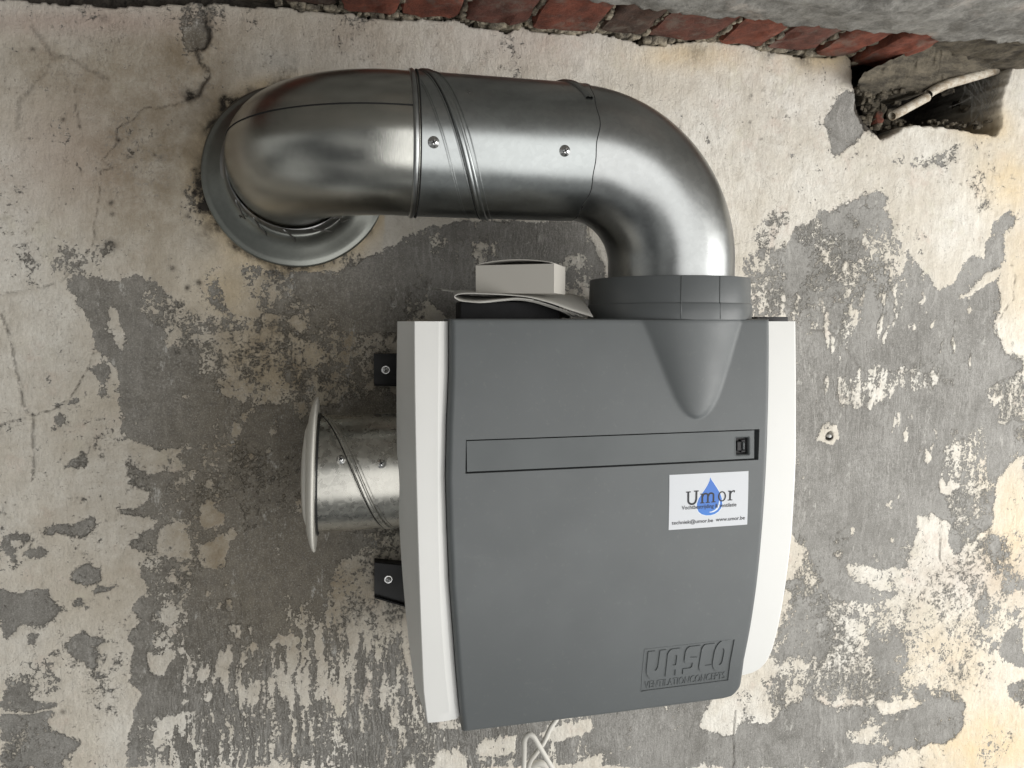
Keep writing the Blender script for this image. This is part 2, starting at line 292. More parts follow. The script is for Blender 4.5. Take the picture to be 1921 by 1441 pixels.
# ------------------------------------------------------------------ THE WALL
ZC = .379                                     # ceiling line
GREY = [  # (strength, [outline]) as read off the photograph, left to right
 (.93, [(127,520),(149,517),(170,524),(194,525),(226,530),(260,514),(288,520),(302,542),(330,560),(345,600),(330,622),(352,622),(372,632),(372,690),(400,720),(420,745),(450,752),(500,760),(545,752),(560,800),(600,760),(700,745),(760,740),(760,1000),(700,1010),(690,1040),(655,1050),(620,1095),(610,1180),(590,1200),(520,1190),(500,1215),(420,1210),(400,1250),(440,1330),(420,1441),(237,1441),(240,1400),(249,1343),(265,1300),(245,1276),(253,1216),(237,1193),(265,1161),(245,1137),(277,1102),(253,1058),(277,1050),(233,1019),(260,1005),(297,975),(221,959),(273,943),(285,920),(237,908),(270,893),(357,886),(333,855),(364,834),(298,848),(250,827),(226,806),(236,785),(222,754),(229,723),(222,695),(201,667),(182,660),(172,636),(170,608),(149,573),(130,546)]),
 (.93, [(0,1110),(30,1112),(71,1104),(89,1098),(92,1118),(119,1145),(100,1160),(79,1181),(47,1173),(30,1190),(0,1209)]),
 (.93, [(119,1213),(140,1195),(154,1177),(170,1195),(186,1201),(216,1203),(178,1218),(174,1240),(176,1262),(150,1245),(130,1225)]),
 (.92, [(0,1007),(20,1005),(55,1003),(60,1008),(16,1019),(24,1030),(38,1058),(24,1054),(10,1035),(0,1027)]),
 (.92, [(73,995),(110,985),(154,979),(165,972),(184,975),(180,990),(170,1003),(127,1005),(90,1001)]),
 (.92, [(40,1035),(60,1027),(99,1031),(85,1042),(75,1050),(51,1048)]),
 (.93, [(127,1090),(142,1064),(165,1060),(190,1070),(190,1086),(175,1092),(158,1098),(140,1092)]),
 (.92, [(176,1105),(194,1094),(220,1100),(200,1112),(186,1118)]), (.93, [(130,1133),(154,1117),(158,1132),(140,1140)]),
 (.92, [(67,1240),(80,1230),(90,1240),(79,1252)]),
 (.93, [(0,1315),(15,1275),(24,1260),(55,1265),(60,1280),(50,1310),(107,1322),(100,1345),(87,1355),(95,1368),(158,1390),(140,1405),(115,1426),(118,1441),(0,1441)]),
 (.93, [(80,713),(95,708),(99,725),(92,733),(84,728)]), (.93, [(90,757),(119,754),(112,765),(95,766)]), (.92, [(125,745),(146,748),(139,759),(128,757)]),
 (.93, [(100,775),(112,772),(128,792),(112,805),(105,812),(91,808),(100,795)]), (.9, [(83,822),(92,820),(93,837),(85,834)]), (.9, [(104,868),(112,855),(125,839),(120,855),(110,868)]),
 (.93, [(127,874),(135,862),(150,855),(153,841),(160,860),(161,876),(140,877)]), (.93, [(170,688),(185,680),(198,678),(205,690),(208,705),(194,723),(180,702)]), (.92, [(177,725),(200,728),(201,736),(192,742),(194,750),(188,747)]),
 (.9, [(240,850),(252,850),(250,860),(258,880),(275,885),(290,893),(240,893)]),
 (.93, [(382,500),(395,505),(408,497),(420,505),(428,530),(423,555),(420,575),(440,590),(480,600),(540,600),(580,640),(560,700),(545,740),(535,700),(530,640),(500,610),(440,606),(395,570),(388,545)]),
 (.93, [(448,492),(500,500),(560,512),(640,505),(700,480),(720,470),(700,520),(720,560),(760,600),(745,640),(660,650),(600,640),(560,600),(520,590),(470,585),(440,560),(448,520)]),
 (.60, [(190,440),(215,450),(212,475),(190,480),(172,460)]), (.52, [(255,545),(330,560),(370,590),(420,600),(470,590),(540,605),(540,625),(460,625),(400,640),(375,630),(330,640),(290,610),(262,580)]),
 (.50, [(370,690),(420,680),(430,720),(400,735),(375,715)]), (.36, [(375,630),(420,625),(420,680),(375,690)]), (.30,[(420,625),(535,620),(535,760),(470,755),(420,720)]),
 (.62, [(700,480),(760,440),(800,425),(800,600),(740,600),(720,560),(700,520)]), (.50, [(540,620),(640,620),(740,640),(740,740),(600,755),(545,745)]), (.28, [(545,645),(625,645),(630,745),(600,755),(560,720)]), (.33, [(665,625),(742,620),(742,735),(690,730)]),
 (.86, [(800,430),(860,415),(1000,418),(1100,418),(1140,520),(1120,600),(840,600),(800,560)]), (.4, [(1010,500),(1060,480),(1090,470),(1100,500),(1050,520),(1030,505)]), (.42, [(885,455),(925,460),(920,500),(892,500)]),
 (.55, [(1391,483),(1420,460),(1450,470),(1479,468),(1470,540),(1460,600),(1395,600)]),
 (.92, [(1479,468),(1485,445),(1491,426),(1520,415),(1535,398),(1560,392),(1586,388),(1610,372),(1647,357),(1664,368),(1655,400),(1647,434),(1704,472),(1720,495),(1743,514),(1752,535),(1762,544),(1785,537),(1800,510),(1820,485),(1830,479),(1845,490),(1850,455),(1860,425),(1880,399),(1911,395),(1905,420),(1885,445),(1882,500),(1870,530),(1880,560),(1876,585),(1872,600),(1869,628),(1880,640),(1888,666),(1921,663),(1921,850),(1900,868),(1872,891),(1868,930),(1860,985),(1830,1010),(1790,1047),(1780,1020),(1782,981),(1750,960),(1720,967),(1718,990),(1715,1020),(1700,1063),(1667,1070),(1634,1063),(1610,1055),(1595,1060),(1581,1071),(1610,1096),(1650,1105),(1688,1112),(1667,1130),(1601,1137),(1590,1155),(1573,1174),(1560,1155),(1544,1145),(1520,1130),(1503,1132),(1490,1110),(1470,1099),(1480,1090),(1503,1094),(1499,1047),(1494,1010),(1487,989),(1470,980),(1470,560)]),
 (.60, [(1540,400),(1650,380),(1700,470),(1690,550),(1600,560),(1540,560),(1500,470),(1491,430)]), (.42, [(1620,440),(1660,435),(1700,470),(1690,520),(1640,520),(1610,490)]),
 (.52, [(1560,705),(1620,695),(1700,690),(1760,700),(1800,725),(1790,745),(1690,730),(1640,770),(1575,760)]), (.5, [(1850,730),(1921,690),(1921,790),(1870,800)]), (.55, [(1780,800),(1850,800),(1860,960),(1800,1030),(1760,900)]),
 (.40, [(1499,1000),(1560,1120),(1700,1150),(1720,1200),(1650,1290),(1520,1300),(1440,1240),(1480,1130)]), (.46, [(1500,1180),(1560,1170),(1590,1200),(1560,1250),(1500,1240)]), (.60, [(1680,1190),(1720,1180),(1720,1240),(1690,1270),(1660,1250)]),
 (.52, [(1430,1275),(1500,1255),(1600,1260),(1720,1270),(1800,1290),(1811,1330),(1749,1313),(1634,1322),(1519,1309),(1446,1350)]),
 (.90, [(1380,1359),(1410,1362),(1446,1355),(1480,1325),(1519,1309),(1545,1325),(1569,1326),(1634,1322),(1660,1345),(1688,1338),(1749,1313),(1811,1320),(1805,1370),(1790,1390),(1740,1400),(1667,1416),(1620,1430),(1593,1441),(1380,1441)]), (.5, [(1580,1365),(1640,1350),(1680,1400),(1590,1400)]),
 (.9, [(1885,1185),(1921,1165),(1921,1250),(1900,1255),(1872,1215)]), (.7, [(1885,1290),(1921,1270),(1921,1325),(1900,1320)]), (.55, [(1770,1130),(1921,1050),(1921,1180),(1800,1190)]), (.30, [(1720,1100),(1870,1000),(1921,1000),(1921,1100),(1850,1300),(1700,1290)]),
 (.88, [(1190,1400),(1290,1360),(1340,1375),(1380,1380),(1380,1441),(1120,1441),(1130,1420)]), (.86, [(1170,1330),(1240,1315),(1330,1310),(1330,1325),(1300,1380),(1230,1400),(1180,1400),(1060,1441),(800,1441),(780,1360),(880,1370)]),
 (.95, [(1543,228),(1560,205),(1570,190),(1589,166),(1608,185),(1618,215),(1624,247),(1595,270),(1562,293),(1556,262)]), (.97, [(344,52),(360,47),(376,41),(393,70),(382,87),(366,90),(354,95),(348,75)]),
 (.47, [(1740,290),(1800,270),(1800,310),(1720,320),(1640,300)]), (.42, [(1500,400),(1430,470),(1400,440),(1450,390)]), (.30, [(235,240),(270,235),(270,300),(240,290)]), (.35, [(60,1160),(120,1300),(60,1300),(40,1240)]),
 (.60, [(257,1345),(300,1338),(420,1330),(500,1290),(600,1230),(600,1441),(257,1441)]), (.62, [(420,1215),(500,1215),(590,1200),(650,1160),(760,1170),(820,1340),(820,1441),(400,1441),(440,1330)]), (.42, [(530,1225),(590,1200),(640,1110),(680,1100),(760,1110),(760,1290),(640,1330),(560,1300)]),
 (.28, [(625,1050),(657,1047),(665,1080),(655,1100),(648,1160),(616,1164),(610,1110),(630,1085)]), (.36, [(680,995),(745,993),(745,1180),(690,1180),(660,1110),(665,1070)])]
WHITE = [(.05, [(201,577),(222,580),(224,610),(240,650),(232,672),(220,650),(196,610),(205,595)]), (.06, [(479,584),(440,575),(420,568),(424,545),(440,540),(425,515),(445,510),(455,530),(450,545),(475,560)]),
 (.06, [(320,665),(311,640),(330,625),(330,645),(315,655)]), (.05, [(234,795),(262,787),(270,795),(255,800)]), (.08, [(341,745),(355,742),(360,752),(348,755)]), (.08, [(358,778),(372,775),(370,790),(360,788)]), (.08, [(452,772),(464,775),(462,790),(455,788)]), (.08, [(508,800),(520,780),(525,800),(518,820),(510,815)]),
 (.1, [(378,945),(395,938),(398,955),(420,965),(416,990),(400,985),(385,1000),(378,980)]), (.08, [(300,990),(340,985),(352,1000),(355,1040),(370,1045),(375,1020),(395,1018),(440,990),(450,1005),(430,1020),(425,1060),(400,1068),(375,1060),(365,1048),(320,1045),(298,1040)]), (.06, [(312,1078),(325,1074),(327,1090),(316,1094)]), (.07, [(335,1060),(355,1056),(352,1068),(338,1070)]),
 (.1, [(420,1125),(436,1122),(438,1145),(428,1150),(420,1140)]), (.1, [(424,1170),(455,1165),(452,1200),(444,1203),(438,1185),(428,1190)]), (.1, [(280,1220),(310,1235),(330,1225),(328,1240),(310,1255),(280,1265)]), (.1, [(300,1345),(350,1335),(350,1350),(310,1360),(300,1400),(280,1400)]),
 (.06, [(1325,1325),(1340,1320),(1379,1322),(1378,1372),(1365,1382),(1340,1370),(1326,1362)]), (.05, [(895,1400),(915,1385),(965,1378),(968,1410),(940,1420),(905,1420)]), (.06, [(818,1410),(850,1407),(875,1420),(875,1441),(818,1441)]), (.08, [(1010,1376),(1040,1365),(1110,1352),(1110,1375),(1040,1392)]),
 (.03, [(1540,790),(1556,788),(1570,800),(1574,822),(1560,838),(1548,832),(1532,828),(1536,805)]), (.1, [(1545,590),(1552,588),(1556,640),(1551,660),(1546,640)]), (.1, [(1600,590),(1606,580),(1609,600),(1603,615)]), (.1, [(1640,640),(1655,590),(1660,592),(1650,645)]), (.1, [(1702,610),(1710,600),(1706,620)]),
 (.1, [(1560,1035),(1580,1025),(1585,1040),(1575,1052),(1560,1045)]), (.1, [(1582,1010),(1590,1005),(1590,1012),(1584,1015)]), (.1, [(1755,880),(1765,900),(1800,912),(1775,930),(1765,925)]), (.1, [(1660,940),(1675,935),(1672,960),(1664,955)]), (.1, [(1590,1360),(1600,1375),(1640,1365),(1630,1395),(1610,1400),(1590,1390)]),
 (.05, [(1845,515),(1830,535),(1800,560),(1830,550),(1870,520),(1880,500)]),]
ISL = [(424,1098,9,5),(391,1111,9,6),(409,1136,5,9),(386,1147,4,7),(483,1145,3,5),(470,1178,4,15),(493,1172,4,4),(475,1212,9,6),(318,1232,11,12),(340,1223,4,6),(283,1240,6,22),(300,1260,14,8),(428,1240,7,19),(413,1251,4,7),(345,1280,5,22),(358,1262,4,9),(384,1264,12,12),(347,1319,5,6),(385,1308,10,12),(432,1297,5,13),(477,1300,10,24),(505,1290,6,26),(530,1275,7,40),(548,1290,6,50),(575,1290,7,45),(598,1270,7,50),(360,890,5,12),(395,905,6,14),(372,920,5,9),(345,903,6,7),(470,770,7,8),(512,808,8,12),(505,845,4,6),(385,860,4,12),(640,1120,5,9),(660,1200,5,30),(690,1240,6,40),(720,1300,6,40),(640,1300,7,50),(450,1060,5,7),(520,1030,3,6),(1600,1000,3,10),(1672,1010,6,6),(1575,1215,6,5),(1730,560,4,24),(1790,650,4,18),(1560,650,4,24),(1700,820,8,14),(1740,850,6,18),(1790,860,5,22),(1510,1250,6,6),(1620,1180,8,7),(1500,1290,10,4)]
for cx, cy, rx_, ry_ in ISL:
    n_ = 11; WHITE.append((.04, [(cx+rx_*random.uniform(.65, 1.3)*math.cos(2*PI*k/n_), cy+ry_*random.uniform(.7, 1.25)*math.sin(2*PI*k/n_)) for k in range(n_)]))
for i in range(120):
    cx, cy = random.gauss(1650, 95), random.gauss(600, 130); L = random.uniform(5, 30); w = random.uniform(1.2, 3.6); sl = random.uniform(-.05, .45)
    if cy > 430: WHITE.append((.12, [(cx-w, cy), (cx+sl*L-w*.3, cy-L), (cx+sl*L+w*.3, cy-L*1.05), (cx+w, cy), (cx-sl*L*.5+w*.4, cy+L*.6), (cx-sl*L*.5-w*.2, cy+L*.7)]))
for i in range(110):
    cx, cy = random.gauss(560, 120), random.gauss(960, 120); w = random.uniform(.8, 2.6); WHITE.append((.25, [(cx-w, cy), (cx, cy-w*1.8), (cx+w, cy), (cx, cy+w*1.8)]))
DK = []
for i in range(70):
    cx, cy = random.uniform(20, 280), random.uniform(660, 1330); w = random.uniform(1.2, 5.5); n_ = 8; DK.append((.95, [(cx+w*random.uniform(.5, 1.5)*math.cos(2*PI*k/n_)*1.3, cy+w*random.uniform(.5, 1.4)*math.sin(2*PI*k/n_)) for k in range(n_)]))
CRACKS = [([(378,14),(386,45),(392,68),(388,80),(378,90)], 2.2, 1.3), ([(366,92),(374,116),(386,124),(391,145),(380,156),(370,178),(352,186)], 2.4, 1.2), ([(385,0),(378,18),(392,70),(384,85),(362,93)], 1.2, .6), ([(352,184),(330,196),(300,200),(268,202),(250,220),(216,242),(215,270),(190,300),(212,315),(188,322),(186,370),(176,420),(172,460),(150,490),(110,530),(60,540),(0,552)], 1.0, .5),
 ([(0,590),(20,640),(30,700),(42,760),(60,790),(60,830),(62,870),(60,900)], 1.8, .6), ([(0,797),(40,786),(100,768),(130,745),(160,700),(172,663)], .9, .8), ([(60,50),(78,75),(95,100),(130,110),(200,150)], 3.0, .35), ([(100,110),(60,160),(35,190),(30,240)], 3.5, .3), ([(140,160),(138,190),(150,240)], 1.4, .5),
 ([(650,150),(640,145),(760,160)], .7, .25), ([(1173,1310),(1378,1340),(1376,1390),(1376,1441)], .8, .0), ([(1378,1335),(1374,1370),(1377,1400),(1375,1441)], 1.0, .7), ([(1763,1000),(1761,1050),(1775,1072),(1810,1075),(1830,1060)], .9, .7), ([(1515,620),(1560,618),(1620,700),(1700,694),(1770,705)], .9, .35), ([(1896,495),(1903,520),(1900,560),(1875,600)], .9, .5),
 ([(1380,1180),(1600,1152),(1700,1145)], .8, .25), ([(0,1335),(60,1338),(100,1330)], 2, -.9)]
def pip(px, py, poly):
    x = np.array([p[0] for p in poly], float); y = np.array([p[1] for p in poly], float); r = np.zeros(px.shape, bool)
    sel = (px > x.min()) & (px < x.max()) & (py > y.min()) & (py < y.max()); X = px[sel]; Y = py[sel]; q = np.zeros(X.shape, bool)
    for i in range(len(x)):
        x1, y1, x2, y2 = x[i], y[i], x[i-1], y[i-1]
        if y1 == y2: continue
        q ^= ((y1 > Y) != (y2 > Y)) & (X < (x2-x1)*(Y-y1)/(y2-y1)+x1)
    r[sel] = q; return r
def linedist(px, py, pl):
    d = np.full(px.shape, 1e9)
    for (x1, y1), (x2, y2) in zip(pl[:-1], pl[1:]):
        L = (x2-x1)**2+(y2-y1)**2+1e-9; t = np.clip(((px-x1)*(x2-x1)+(py-y1)*(y2-y1))/L, 0, 1)
        d = np.minimum(d, np.hypot(px-x1-t*(x2-x1), py-y1-t*(y2-y1)))
    return d
def blur(a, sg):
    k = int(3*sg+1); w = np.exp(-np.arange(-k, k+1)**2/(2*sg*sg)); w /= w.sum()
    n0, n1 = a.shape; p = np.pad(a, k, mode='edge'); p = sum(w[i]*p[i:i+n0] for i in range(2*k+1)); return sum(w[i]*p[:, i:i+n1] for i in range(2*k+1))
dx = .0021; xs = np.concatenate([np.arange(-1.3, -.46, .012), np.arange(-.46, 1.14, dx), np.arange(1.14, 1.7, .012)])
zs = np.concatenate([np.arange(-1.25, -.80, .012), np.arange(-.80, .52, dx), [.53, .56]])
GX, GZ = np.meshgrid(xs, zs)
dep = GX*s_*cp_+D*c_*cp_-GZ*sp_
PX = 960+F*(GX*c_-D*s_)/dep; PY = 720.5-F*(GX*s_*sp_+D*c_*sp_+GZ*cp_)/dep
wob = 7*(fbm(GX*60, GZ*60, 4, 5)-.5)*2; wob2 = 7*(fbm(GX*60, GZ*60, 4, 25)-.5)*2
QX = PX+wob; QY = PY+wob2
base = -.10+.16*fbm(GX*6, GZ*6, 3, 2)
outm = (PX < -5) | (PX > 1926) | (PY > 1446); base = base+.34*np.exp(-(((PX-1720)/230)**2+((PY-1140)/150)**2))+.22*np.exp(-(((PX-1450)/110)**2+((PY-1290)/60)**2)); g = np.where(outm, .15+.9*fbm(GX*5, GZ*5, 4, 77)**1.3, base)
streak = np.zeros_like(g); fl_ = fbm(GX*13, GZ*10, 4, 8); fl2_ = fbm(GX*42, GZ*30, 3, 48)
for st, poly in GREY: mk = pip(QX, QY, poly); g[mk] = (st+.09 if st > .8 else st)-.0*g[mk]-(1.6*np.clip(fl_-.52, 0, 1)+1.5*np.clip(fl2_-.60, 0, 1) if st > .8 else 0*fl_)[mk]
for st, poly in WHITE: g[pip(QX, QY, poly)] = st-.12
for st, poly in DK: g[pip(QX, QY, poly)] = st
g = .62*blur(g, .8)+.38*blur(g, 3.6); g += 1.9*np.clip(fbm(GX*16, GZ*14, 4, 19)-.575, 0, 1)
def blob(cx, cy, rx, ry, soft=1.0): return np.exp(-(((PX-cx)/rx)**2+((PY-cy)/ry)**2)*soft)
streak = np.clip(np.clip((PY-1080)/160, 0, 1)*np.clip((PX-230)/150, 0, 1)*np.clip((1250-PX)/300, .22, 1)+.55*blob(1650, 760, 300, 190)+.4*blob(950, 500, 260, 160), 0, 1)*np.where(PY > 560, 1, .75)
yel = .7*blob(1290, 105, 110, 28)+.8*blob(1560, 110, 90, 28)+.7*blob(1890, 340, 60, 60)+.8*blob(1850, 235, 50, 35)+.85*blob(1860, 1400, 140, 80)+.55*blob(1900, 1000, 60, 120)+.35*blob(1780, 1240, 120, 90)+.35*blob(1921, 500, 50, 140)+.5*blob(420, 545, 70, 60)+.5*blob(500, 680, 80, 80)+.25*blob(1260, 400, 100, 60)+.35*blob(590, 690, 60, 60)
dirt_shade = .95*blob(500, 900, 240, 300)+.30*blob(150, 900, 340, 700)+.25*blob(300, 200, 500, 300)+.8*blob(620, 700, 180, 200)+.5*blob(360, 90, 90, 60)+.6*blob(400, 240, 60, 120)+.45*blob(620, 60, 200, 50)+.75*blob(260, 280, 130, 220)+.5*blob(80, 130, 120, 60)+.5*blob(560, 1130, 200, 160)  # wall grime, plus painted shade over the darker left side beside the unit
pink = .8*blob(150, 40, 230, 26)+.45*blob(110, 290, 120, 110)+.45*blob(1000, 70, 160, 60)+.35*blob(1840, 1080, 120, 50)+.2*blob(640, 60, 100, 60)
rz = P(548, 330, .01); rd = np.hypot(GX-rz.x, GZ-rz.z)-.1085
ring = np.exp(-(np.clip(rd, 0, 1)/.006)**2)*(rd > -.02); rn = fbm(GX*35, GZ*35, 4, 51)
mold_shade = ring*np.clip((rn-.34)*2.6, 0, 1)*np.where(PX < 700, 1, .4)+.5*np.exp(-(np.clip(rd, 0, 1)/.03)**2)*np.clip((fbm(GX*22, GZ*22, 4, 91)-.52)*4, 0, 1)*(PX < 560)
yel = yel+.7*np.exp(-(np.clip(rd, 0, 1)/.016)**2)*(PX < 720)
for (cx, cy, r, a) in [(420,188,9,1.3),(375,388,10,1.5),(365,360,6,1),(352,405,5,.8),(362,318,4,.8),(355,178,12,1.1),(221,263,5,1),(147,237,3,1),(118,225,4,.9),(62,93,5,.7),(210,402,4,1),(207,461,12,.8),(350,540,5,1),(373,530,5,1.2),(322,503,5,1),(1405,230,3,.8),(1427,261,3,.8),(1408,180,3,.7),(1305,98,22,.35),(1440,95,16,.55),(1510,108,24,.6),(520,510,30,.6),(300,296,6,.4),(1565,1441,8,.3),(1700,1145,8,.4),(118,1335,5,.6),(208,380,5,.9),(290,290,3,.8),(195,35,8,.5)]: mold_shade += a*np.exp(-(((PX-cx)**2+(PY-cy)**2)/r**2))
topline = [(-300,-40),(0,-2),(120,8),(225,12),(300,8),(370,2),(385,8),(400,4),(480,12),(545,14),(565,22),(575,18),(625,24),(660,22),(678,32),(740,36),(840,37),(850,34),(880,48),(930,52),(950,64),(975,48),(1010,58),(1060,62),(1090,64),(1110,56),(1150,66),(1200,84),(1230,84),(1300,76),(1360,78),(1400,84),(1440,96),(1500,106),(1560,108),(1580,96),(1592,104),(1604,128),(1608,160)]
tl = np.interp(PX, [a for a, b in topline], [b for a, b in topline])+5*(fbm(GX*90, GZ*90, 3, 31)-.5)*2
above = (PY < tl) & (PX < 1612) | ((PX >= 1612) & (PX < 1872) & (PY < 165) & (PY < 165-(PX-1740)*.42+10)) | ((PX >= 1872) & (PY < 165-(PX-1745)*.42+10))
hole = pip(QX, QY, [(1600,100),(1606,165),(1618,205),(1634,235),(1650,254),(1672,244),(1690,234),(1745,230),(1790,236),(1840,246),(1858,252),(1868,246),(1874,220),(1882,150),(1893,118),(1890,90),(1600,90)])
rend_shade = np.clip(blur((above | hole).astype(float), .8)*1.3, 0, 1)
lip = pip(QX, QY, [(1604,120),(1612,180),(1600,200),(1622,245),(1652,262),(1640,225),(1625,190),(1622,150),(1616,110)]) & ~hole; rend_shade[lip] = 1
crack = np.zeros_like(g); dent = np.zeros_like(g)
for pl, wd, a in CRACKS:
    d = linedist(PX+wob*.45, PY+wob2*.45, pl); e = np.exp(-(d/(wd*1.5))**2)
    if a > 0: crack = np.maximum(crack, e*a); dent = np.maximum(dent, e*.0012*a)
    elif a < 0: dent -= .001*e; g -= .8*np.exp(-(d/3)**2)
patch = pip(QX, QY, [(344,50),(360,45),(378,10),(384,0),(392,40),(397,70),(384,88),(366,90),(370,118),(382,122),(391,145),(380,156),(376,180),(352,186),(345,180),(368,150),(366,125),(350,95)])
dent += .0035*blur(patch.astype(float), 1)
Y = -(.0045*(fbm(GX*4, GZ*4, 3, 61)-.5)+.0022*(fbm(GX*16, GZ*16, 4, 62)-.5)+.0006*(fbm(GX*90, GZ*90, 3, 63)-.5)+.0011*(fbm(GX*38+.6*GZ*38, GZ*16, 4, 64)-.5))+dent
Y += blur(lip.astype(float), 1)*.004
bulge = np.exp(-(np.clip(rd, 0, 1)/.01)**2)*(rn-.3)*.004; Y -= bulge*(rd > -.01)
rec = np.where(above & ~hole, .016+.014*(fbm(GX*40, GZ*40, 4, 71)-.4), 0); Y = Y+rec
hn = fbm(GX*30, GZ*30, 4, 72); hdep = blur(hole.astype(float), 1.0); Y = Y+hdep*(.17+.03*(hn-.5)+.05*np.clip((GX-P(1700,200,0).x)*6, 0, .5))
pl_ = P(1555, 818, 0); pd = np.hypot(GX-pl_.x, GZ-pl_.z); pdn = pd*(1+.5*(fbm(GX*200, GZ*200, 3, 33)-.5)); Y = Y+np.where(pdn < .0060, .016, 0); mold_shade += 2.2*np.exp(-(pdn/.0066)**6)  # drilled hole, its inner shade painted dark around the plug
edge_lift = blur(g, .8); Y += .0009*np.clip((edge_lift-.3)*3, 0, 1)
nz, nx = GX.shape; V = np.stack([GX, Y, GZ], -1).reshape(-1, 3)
i0 = (np.arange(nz-1)[:, None]*nx+np.arange(nx-1)[None, :]).ravel(); fc = np.stack([i0, i0+1, i0+nx+1, i0+nx], 1)
me = bpy.data.meshes.new('wall'); me.vertices.add(len(V)); me.vertices.foreach_set('co', V.ravel()); me.loops.add(fc.size); me.loops.foreach_set('vertex_index', fc.ravel().astype(np.int32))
me.polygons.add(len(fc)); me.polygons.foreach_set('loop_start', np.arange(0, fc.size, 4, dtype=np.int32)); me.update(calc_edges=True)
def cattr(name, *ch):
    a = me.color_attributes.new(name, 'FLOAT_COLOR', 'POINT'); a.data.foreach_set('color', np.stack([np.clip(c, -.5, 2).ravel() for c in ch], 1).ravel().astype(np.float32))
cattr('wear_shade', g, streak, np.clip(yel, 0, 1), np.clip(dirt_shade, 0, 1)); cattr('marks', np.clip(mold_shade, 0, 1.4), np.clip(pink, 0, 1), np.clip(crack, 0, 1), rend_shade)
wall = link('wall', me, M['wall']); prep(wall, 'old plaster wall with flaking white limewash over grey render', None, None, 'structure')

# ------------------------------------------------------------------ THE CEILING: rough cement with a strip of bare bricks along the wall
ceil = empty('ceiling', (.3, 0, ZC), 'rough cement vault with a row of bare red bricks', None); del ceil['label']; prep(ceil, 'rough grey cement ceiling with a strip of bare red bricks along the wall', None, None, 'structure')
EDGE = [(900,-30),(1125,-2),(1180,8),(1238,15),(1300,22),(1354,27),(1400,28),(1458,39),(1500,43),(1550,46),(1639,56),(1720,64),(1759,69),(1921,74),(2100,86)]
edX = []; edH = []
for px, py in EDGE: q = PZ(px, py, ZC-.010); edX.append(q.x); edH.append(-q.y)
edX = [-1.3, -.3]+edX; edH = [edH[0]+.02, edH[0]+.01]+edH; edX.append(1.7); edH.append(edH[-1])
def sheet(name, fn, us, ws, mat, parent=None, kind=None, smooth=True):
    V = []; Fc = []; nu = len(us)
    for w in ws:
        for u in us: V.append(fn(u, w))
    for j in range(len(ws)-1):
        for i in range(nu-1): a = j*nu+i; Fc.append((a, a+1, a+nu+1, a+nu))
    o = mesh(name, V, Fc, mat, parent, smooth)
    if kind: prep(o, kind=kind)
    return o
def fb1(x, y, o, s): return float(fbm(np.array([x]), np.array([y]), o, s)[0])
def ceil_fn(u, w):
    he = float(np.interp(u, edX, edH))+.010*(fb1(u*40+50, 3, 4, 81)-.5)+.012*(fb1(u*130+50, 7, 3, 181)-.5)
    n = fb1(u*30+60, w*2.2*30+9, 4, 83)-.5; big = fb1(u*7+60, w*14+4, 3, 84)-.5
    if w < 0: return (u, -(he+.004), ZC+.03)
    if w == 0: return (u, -(he+.001), ZC+.001+.004*n)
    h = he+w*1.2; return (u, -h, ZC-.010+.006*min(1, w*20)*(-1)+.010*n+.022*big*min(1, w*8)-.004+.006*(fb1(u*110+60, w*130+9, 3, 183)-.5))
us = list(np.arange(-1.3, -.1, .03))+list(np.arange(-.1, 1.15, .0055))+list(np.arange(1.15, 1.7, .03))
ws = [-1, 0]+[.0015, .004]+list(np.arange(.007, .25, .007))+list(np.arange(.25, .95, .08))
sheet('cement_coat', ceil_fn, us, ws, M['cement'], ceil)
def bed_fn(u, w): n = fb1(u*70+20, w*18+3, 4, 91)-.5; return (u, .05-w*.30, ZC+.0035+.011*n)
sheet('mortar_bed', bed_fn, us, list(np.linspace(0, 1, 40)), M['mortar'], ceil)
joints = [-330,-215,-100,10,95,180,292,405,520,640,750,866,988,1112,1204,1328,1422,1512,1590]
def rough_block(x0, x1, y0, y1, z0, z1, sh, seed, n=5, amp=.0035):
    bm = bmesh.new(); bmesh.ops.create_cube(bm, size=1); bmesh.ops.subdivide_edges(bm, edges=bm.edges[:], cuts=n, use_grid_fill=True)
    for v in bm.verts:
        e = [(abs(c)*2)**8 for c in v.co]; rr = 1-.045*max(0, sum(e)-1)
        x = x0+(x1-x0)*(.5+v.co.x*rr); y = y0+(y1-y0)*(.5+v.co.y*rr); z = z0+(z1-z0)*(.5+v.co.z*rr)
        a = fb1(x*90+seed, (y+z*1.7)*90+30, 3, 11+seed)-.5; b = fb1(x*90+seed+40, (y-z)*90+60, 3, 41+seed)-.5
        v.co = Vector((x+a*amp*2+sh*(y-y0), y+b*amp*2, z+(a+b)*amp*1.6))
    bm.verts.index_update(); r = ([v.co.copy() for v in bm.verts], [tuple(v.index for v in f.verts) for f in bm.faces]); bm.free(); return r
for i in range(len(joints)-1):
    a = Xof(joints[i]+3, ZC, -.0); b = Xof(joints[i+1]-3, ZC, -.0); gp = .0005+.002*random.random()
    tp = PZ(joints[i], 20+80*(max(joints[i], 0))/1600, ZC)
    hi = float(np.interp((a+b)/2, edX, edH))+.03
    Vb, Fb = rough_block(a+gp, b-gp, -hi, -.005-.004*random.random(), ZC-.004-.004*random.random(), ZC+.05, random.uniform(-.03, .03), i, 7, .0048)
    mesh('brick', Vb, Fb, M['brick'][[0, 1, 0, 2, 1, 0, 1, 0, 2, 0, 0, 1, 0, 2, 1, 0, 1, 0][i]] if i < 17 else M['brick'][0], ceil, True, 50)
lumps = []
